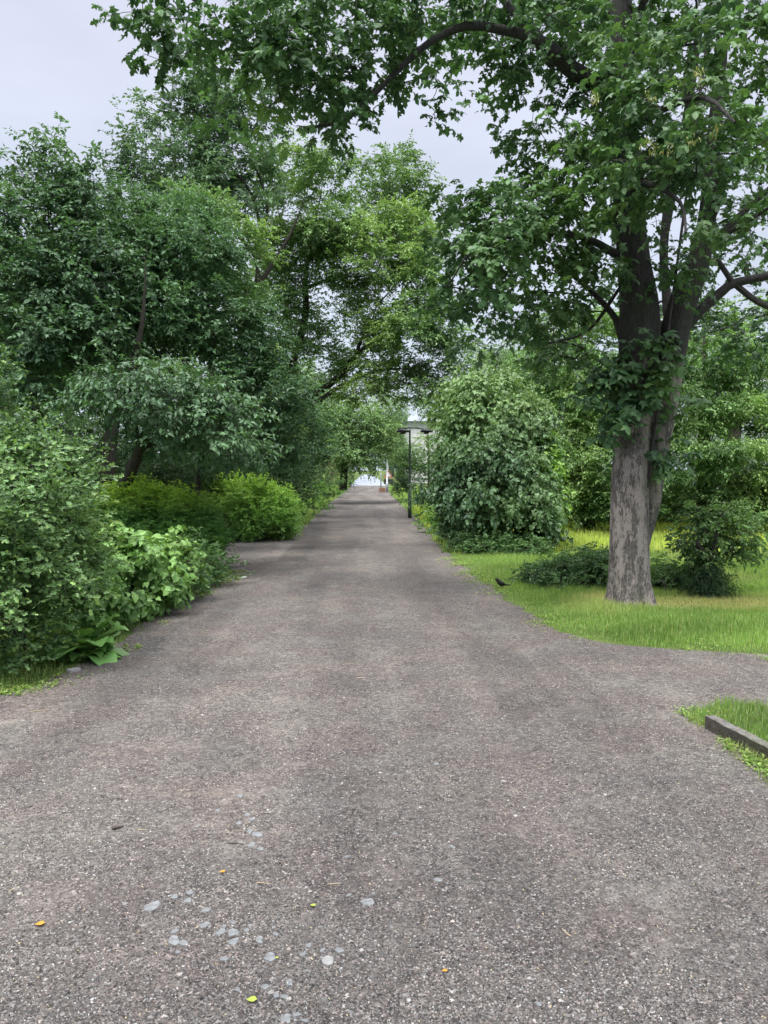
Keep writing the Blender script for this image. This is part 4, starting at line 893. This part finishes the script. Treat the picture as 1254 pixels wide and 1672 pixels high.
spots = [(-4.9, 46, 1.0), (9.5, 50, .82), (-5.4, 58, 1.1), (11.5, 66, .95), (-5.2, 70, 1.15), (14.5, 84, 1.1), (-5.1, 84, 1.1), (4.6, 118, .8), (-5.3, 100, 1.2), (5.8, 120, 1.3), (-5.6, 120, 1.3), (5.9, 145, 1.4), (-5.9, 145, 1.4), (6, 180, 1.5), (-6, 180, 1.5), (6.2, 225, 1.6), (-6.2, 225, 1.6),
         (-9, 34, 1.1), (-10, 26, 1.15), (-13, 22, 1.1), (-9.5, 44, 1.2), (-14, 32, 1.2), (11.5, 62, .9), (13, 38, .75), (17, 36, .8), (21, 30, .8), (-18, 27, 1.1)]
rr = random.Random(8)
for i, (x, y, s) in enumerate(spots):
    src = protoA if i % 2 == 0 else protoB
    if i < 2: src.location = (x, y, 0); src.scale = (s, s, s)
    else: copy_tree(src, (x, y, 0), rr.uniform(0, 6.28), s)
for i, x in enumerate([-16, -9, -3, 3, 9, 15]):
    r = copy_tree(protoB if i % 2 else protoA, (x, 300+rr.uniform(-6, 6), 0), rr.uniform(0, 6), 2.2)
    r['label'] = 'distant tree closing the view at the end of the road'; r['group'] = 'trees at the end of the road'

# ------------------------------------------------------------------ boxes, tubes for built things
def boxm(x0, x1, y0, y1, z0, z1):
    V = np.array([(x, y, z) for z in (z0, z1) for y in (y0, y1) for x in (x0, x1)], float)
    Q = np.array([(0, 2, 3, 1), (4, 5, 7, 6), (0, 1, 5, 4), (2, 6, 7, 3), (0, 4, 6, 2), (1, 3, 7, 5)])
    return V, np.vstack([Q[:, [0, 1, 2]], Q[:, [0, 2, 3]]])
def tube(pts, sides=10):
    q = np.array(pts, float); V, T = sweep(q[:, :3], q[:, 3], sides)
    n = len(q)*sides; V = np.vstack([V, q[0, :3], q[-1, :3]])
    ta = [(n, (i+1) % sides, i) for i in range(sides)]; o = n-sides; tb = [(n+1, o+i, o+(i+1) % sides) for i in range(sides)]
    return V, np.vstack([T, ta, tb])
def lathe(c, prof, sides=20):
    return sweep(np.array([(c[0], c[1], c[2]+z) for z, r in prof]), np.array([r for z, r in prof]), sides)

# two headed lamp post
p = G(669, 846); t_ = at(671, 702, p[1])[2]; x, y = p[0], p[1]
root = empty('lamp_post', (x, y, 0), 'dark lamp post with two mushroom heads beside the path', 'lamp post')
mesh_np('pole', *tube([(x, y, 0, .062), (x, y, .8, .062), (x, y, .82, .038), (x, y, 2.0, .034), (x, y, t_+.0, .03), (x, y, t_+.02, .02)], 14), M['metal_green'], smooth=True, parent=root)
hz = at(671, 704, y)[2]
mesh_np('crossarm', *tube([(x-.40, y, hz+.06, .02), (x-.2, y, hz+.10, .02), (x, y, hz+.11, .024), (x+.25, y, hz+.10, .02), (x+.50, y, hz+.06, .02)], 8), M['metal_green'], parent=root)
for px in (658, 696):
    c = at(px, 704, y)
    h = mesh_np('lamp_head', *lathe((c[0], y, c[2]), [(-.10, .002), (-.095, .07), (-.04, .10), (-.035, .2), (.0, .21), (.035, .17), (.07, .08), (.085, .02), (.09, .002)]), M['dark_metal'], smooth=True, parent=root)
# single headed lamp far down
p = G(632, 803); x, y = p[0], p[1]; tz = at(633, 744, y)[2]
root = empty('lamp_post', (x, y, 0), 'pale single headed lamp post further along the right side', 'lamp post')
mesh_np('pole', *tube([(x, y, 0, .09), (x, y, .7, .09), (x, y, .72, .055), (x, y, tz-.05, .05), (x-.08, y, tz+.05, .04)], 12), M['metal_grey'], smooth=True, parent=root)
mesh_np('lamp_head', *lathe((x-.28, y, tz+.02), [(-.06, .002), (-.05, .2), (0, .3), (.06, .26), (.12, .1), (.14, .002)]), M['metal_grey'], smooth=True, parent=root)
mesh_np('arm', *tube([(x, y, tz+.02, .03), (x-.28, y, tz+.12, .025)], 8), M['metal_grey'], parent=root)
V, T = boxm(x-.6, x-.15, y-.9, y-.5, 0, .32)
tag(mesh_np('stone_block', V, T, M['brick']), 'small brown stone block at the foot of the far lamp', 'stone')
# warning sign
y2 = y+4; c = at(634, 770, y2); x2 = c[0]
root = empty('warning_sign', (x2, y2, 0), 'red edged triangular warning sign above a dark panel by the far lamp', 'sign')
mesh_np('pole', *tube([(x2, y2, 0, .04), (x2, y2, c[2]+.5, .04)], 8), M['metal_grey'], parent=root)
def tri(s, yy, th, z0):
    V = np.array([(x2+a*s, yy+b, z0+h*s) for b in (0, th) for a, h in ((-.5, 0), (.5, 0), (0, .87))]); 
    return V, np.array([(0, 1, 2), (3, 5, 4), (0, 3, 4), (0, 4, 1), (1, 4, 5), (1, 5, 2), (2, 5, 3), (2, 3, 0)])
pn = mesh_np('panel', *tri(.75, y2-.07, .02, c[2]-.5), M['red_paint'], parent=root)
mesh_np('panel_face', *tri(.42, y2-.075, .004, c[2]-.40), M['white_paint'], parent=root)
mesh_np('lower_panel', *boxm(x2-.35, x2+.4, y2-.07, y2-.05, .5, c[2]-.6), M['dark_metal'], parent=root)
# marker posts
for px, py, h, lab in ((622, 797, 1.3, 'thin pale marker post beside the far road near the sign'), (564, 796, 1.6, 'thin pale marker post on the far left verge')):
    p = G(px, py); root = mesh_np('marker_post', *tube([(p[0], p[1], 0, .06), (p[0], p[1], h*1.0, .055), (p[0], p[1], h+.06, .02)], 10), M['metal_grey'], smooth=True); tag(root, lab, 'post')

# buildings
def building(name, label, x0, x1, y0, h, wallm, cols, rows, roofh, eave=.5):
    root = empty(name, ((x0+x1)/2, y0, 0), label, 'building'); D = 12
    mesh_np('wall', *boxm(x0, x1, y0, y0+D, 0, h), wallm, parent=root)
    xm = (x0+x1)/2
    V = np.array([(x0-eave, y0-eave, h+.01), (x1+eave, y0-eave, h+.01), (x1+eave, y0+D+eave, h+.01), (x0-eave, y0+D+eave, h+.01), (x0+1.5, y0+D/2, h+roofh), (x1-1.5, y0+D/2, h+roofh)])
    mesh_np('roof', V, np.array([(0, 1, 5), (0, 5, 4), (2, 3, 4), (2, 4, 5), (1, 2, 5), (3, 0, 4), (0, 2, 1), (0, 3, 2)]), M['roof'], parent=root)
    w = (x1-x0)/cols; fh = h/rows
    for i in range(cols):
        for j in range(rows):
            cx, cz = x0+w*(i+.5), fh*(j+.55); a, b_ = w*.26, fh*.28
            f = mesh_np('window', *join([boxm(cx-a-.08, cx-a, y0-.05, y0-.002, cz-b_, cz+b_), boxm(cx+a, cx+a+.08, y0-.05, y0-.002, cz-b_, cz+b_), boxm(cx-a-.08, cx+a+.08, y0-.06, y0-.002, cz-b_-.08, cz-b_-.001), boxm(cx-a-.08, cx+a+.08, y0-.06, y0-.002, cz+b_+.001, cz+b_+.08)]), M['white_paint'], parent=root)
            pa = mesh_np('pane', *boxm(cx-a+.001, cx+a-.001, y0-.03, y0-.004, cz-b_, cz+b_), M['glass'], parent=root)
            pa.parent = f; pa.matrix_parent_inverse = Matrix.Translation(-Vector(root.location))
    return root
a = at(668, 688, 95); b_ = at(712, 688, 95)
building('white_building', 'white house with grey roof glimpsed above the lamp post', a[0], b_[0]+2, 95, a[2], M['render'], 3, 3, 2.2)
a = at(1238, 600, 60); b_ = at(1420, 600, 60)
building('pale_building', 'pale grey block glimpsed at the right edge of the view', a[0], b_[0], 60, a[2]+.6, M['render_grey'], 5, 3, .5, .2)

# ------------------------------------------------------------------ timber edging
def beam():
    root = empty('timber_edging', (2.2, 4.1, 0), 'weathered timber edging board half buried in grass at the right edge', 'edging board')
    y0, y1 = 4.62, 2.4; n = 24; V = []; 
    for k in range(n+1):
        y = y0+(y1-y0)*k/n; x = 2.12+(y0-y)*.165; z = .085+.02*k/n+.0025*math.sin(k*2.3); w = .032+.0012*math.sin(k*3.7)
        V.append([(x-w, y, -.03), (x-w+.0015*math.sin(k*1.9), y, z-.004), (x-w+.005, y, z), (x+w-.004, y, z+.001), (x+w, y, -.03)])
    V = np.array(V).reshape(-1, 3); m = 5; side, top = [], []
    for k in range(n):
        for j in range(4):
            a = k*m+j; q = (a, a+1, a+1+m, a+m); (top if j in (1, 2) else side).extend([(q[0], q[1], q[2]), (q[0], q[2], q[3])])
    side += [(0, 2, 1), (0, 3, 2), (0, 4, 3)]
    mesh_np('board', V, np.array(side), M['timber_side'], parent=root); mesh_np('top_face', V, np.array(top), M['timber'], parent=root)
beam()

# ------------------------------------------------------------------ blackbird
def bird():
    p = G(818, 961); root = empty('blackbird', p, 'black bird standing on the grass edge right of the path', 'bird')
    ax = nrm(np.array([1., .25, 0])); up = np.array([0, 0, 1.])
    def Q(a, h): return p+ax*a+up*h
    prof = [(-.083, .134, .002), (-.080, .132, .012), (-.070, .130, .020), (-.060, .123, .0225), (-.050, .112, .022), (-.038, .098, .027), (-.02, .083, .034), (.0, .070, .036), (.02, .062, .031), (.04, .056, .022), (.058, .052, .013), (.075, .049, .009), (.10, .046, .009), (.125, .043, .010), (.135, .042, .006)]
    V, T = sweep(np.array([Q(a, h) for a, h, r in prof]), np.array([r for a, h, r in prof]), 16)
    mesh_np('body', V, T, M['feather'], smooth=True, parent=root)
    mesh_np('beak', *tube([(*Q(-.079, .131), .005), (*Q(-.104, .128), .001)], 6), M['beak'], parent=root)
    s = np.array([-ax[1], ax[0], 0])
    for sg in (-1, 1):
        V, T = sweep(np.array([Q(a, h)+s*sg*w for a, h, w in ((-.03, .092, .024), (0, .08, .034), (.03, .068, .03), (.065, .056, .014))]), np.array([.004, .014, .012, .002]), 8)
        mesh_np('wing', V, T, M['feather'], smooth=True, parent=root)
        q = Q(.0, .045)+s*sg*.014; f = Q(-.004, 0)+s*sg*.014
        parts = [tube([(*q, .003), (*(q+f)*.5+ax*.006, .002) if False else (*(q*.5+f*.5+ax*.006), .002), (*f, .002)], 5)]
        for k in (-.5, 0, .5): parts.append(tube([(*f, .0016), (*(f-ax*.022+s*k*.02+up*.003), .001)], 4))
        parts.append(tube([(*f, .0016), (*(f+ax*.012+up*.003), .001)], 4))
        mesh_np('leg', *join(parts), M['beak'], parent=root)
bird()

# ------------------------------------------------------------------ small things on the gravel
rng = np.random.default_rng(42)
def slab(name, c, rx, ry, th, ang, mat, n=9, jit=.22):
    a = np.sort(rng.uniform(0, 2*math.pi/n*.6, n)+np.arange(n)*2*math.pi/n); r = 1+rng.uniform(-jit, jit, n)
    x, y = np.cos(a)*r*rx, np.sin(a)*r*ry; X = x*math.cos(ang)-y*math.sin(ang); Y = x*math.sin(ang)+y*math.cos(ang)
    z0 = c[2]; V = np.vstack([np.stack([c[0]+X, c[1]+Y, 0*X+z0-.002], 1), np.stack([c[0]+X*.93, c[1]+Y*.93, 0*X+z0+th+rng.normal(0, th*.08, n)], 1), np.stack([c[0]+X*.6, c[1]+Y*.6, 0*X+z0+th*1.12], 1), [[c[0], c[1], z0+th*1.15]]])
    T = []
    for i in range(n):
        j = (i+1) % n
        for o in (0, n): T += [(o+i, o+j, o+n+j), (o+i, o+n+j, o+n+i)]
        T.append((2*n+i, 2*n+j, 3*n))
    V[:, :2] -= c[:2]; o_ = mesh_np(name, V, np.array(T), mat, smooth=False); o_.location = (c[0], c[1], 0); return o_
stones = [(420, 1362, 9), (408, 1358, 6), (410, 1380, 7), (426, 1386, 6), (392, 1300, 7), (355, 1323, 5), (404, 1330, 6), (412, 1338, 7), (390, 1345, 5), (310, 1458, 9), (285, 1465, 7), (306, 1471, 8), (336, 1486, 9), (250, 1480, 12), (334, 1512, 11), (381, 1508, 5), (380, 1524, 11), (382, 1538, 9), (360, 1522, 8), (366, 1514, 5), (402, 1519, 6), (408, 1512, 5), (450, 1526, 7), (447, 1515, 5), (424, 1535, 8), (283, 1536, 11), (300, 1541, 9), (285, 1522, 8), (366, 1566, 10), (290, 1556, 5), (441, 1563, 10), (527, 1552, 9), (553, 1552, 9), (496, 1558, 7), (504, 1545, 6), (556, 1585, 3),
          (472, 1605, 7), (465, 1628, 8), (452, 1626, 6), (432, 1611, 8), (388, 1617, 5), (485, 1658, 9), (466, 1665, 10), (497, 1668, 8), (600, 1473, 11), (570, 1462, 7), (566, 1399, 8), (715, 1437, 7), (738, 1383, 5), (645, 1362, 5), (880, 1640, 5), (610, 1460, 5), (712, 1247, 5), (322, 1350, 4), (990, 1378, 4), (462, 1450, 4)]
for px, py, r in stones:
    c = G(px, py, .004); k = r*c[1]/F*1.0
    tag(slab('stone', c, k, k*rng.uniform(.45, 1.5), rng.uniform(.002, .004), rng.uniform(-.9, .9), M['stone'], int(rng.integers(5, 9)), .3), 'flat pale blue grey stone chip pressed into the gravel', 'stone', 'flat stone chips in the gravel')
c = G(535, 1570, .004); tag(slab('stone', c, .021, .024, .006, .4, M['stone_pale']), 'palest rounded stone among the chips at bottom centre', 'stone')
c = G(120, 1096, .004); tag(slab('stone', c, .05, .04, .02, .2, M['stone_pale']), 'pale flat stone at the left edge of the path', 'stone')
c = G(397, 943, .004); tag(slab('litter_scrap', c, .05, .035, .015, .1, M['white_paint'], 7, .4), 'white scrap lying on the gravel by the clipped hedge', 'litter')
for px, py, m_, r, lab in ((65, 1509, 'orange', 8, 'bright orange fallen leaf at the lower left'), (363, 1424, 'orange', 5, 'small orange leaf above the pale stone chips'), (726, 1586, 'orange', 5, 'dull orange leaf at bottom centre right'),
                         (411, 1633, 'limeleaf', 9, 'yellow green leaf lowest on the gravel'), (511, 1479, 'limeleaf', 5, 'small yellow green leaf right of the stone chips'), (452, 1565, 'limeleaf', 3, 'tiny green leaf beside a pale stone chip')):
    c = G(px, py, .008); k = r*c[1]/F
    P_, T_ = OVATE; V = P_.copy(); V[:, 1] -= .5; V *= k*2.1; V[:, 2] = V[:, 2]*.5+.012; V[:, 0] *= 1.5
    a = rng.uniform(1.1, 2.0); V = V@np.array(Matrix.Rotation(a, 3, 'Z')).T
    o_ = mesh_np('fallen_leaf', V, T_, M[m_]); o_.location = (c[0], c[1], 0); tag(o_, lab, 'leaf')
for px, py, L, a, m_, r, lab in ((193, 1355, .05, .5, 'twig', .006, 'short thick dark twig on the left of the path'), (233, 1357, .045, .05, 'straw', .0016, 'pale straw beside the short dark twig'), (545, 1446, .05, .1, 'straw', .0018, 'pale straw near the centre of the foreground'), (65, 1162, .12, .35, 'straw', .002, 'long dry stalk at the far left of the gravel'),
                         (25, 1453, .05, .9, 'straw', .0016, 'pale straw at the left edge low down'), (385, 1380, .07, -.15, 'twig', .0022, 'thin brown twig beside the upper stone chips'), (910, 1600, .09, 2.1, 'twig', .002, 'curved thin twig at the lower right'), (865, 1545, .06, 1.1, 'twig', .0016, 'thin dark twig above the curved one'), (925, 1525, .05, 2.0, 'straw', .0015, 'pale straw at the lower right'), (430, 1445, .06, -.1, 'straw', .0018, 'dull straw left of centre'),
                         (590, 1108, .07, .1, 'straw', .002, 'pale straw in the middle of the path')):
    c = G(px, py); d = np.array([math.cos(a), math.sin(a), 0])*L/2; s = np.array([-d[1], d[0], 0])*.12
    q = [(*(-d), r), (*(-d*.4+s), r*.95), (*(d*.3+s*.6), r*.8), (*d, r*.5)]; q = [(x_, y_, r+.005, rr_) for x_, y_, _, rr_ in q]
    o_ = mesh_np('twig' if m_ == 'twig' else 'straw', *tube(q, 6), M[m_], smooth=True); o_.location = (c[0], c[1], 0); tag(o_, lab, 'twig' if m_ == 'twig' else 'straw')
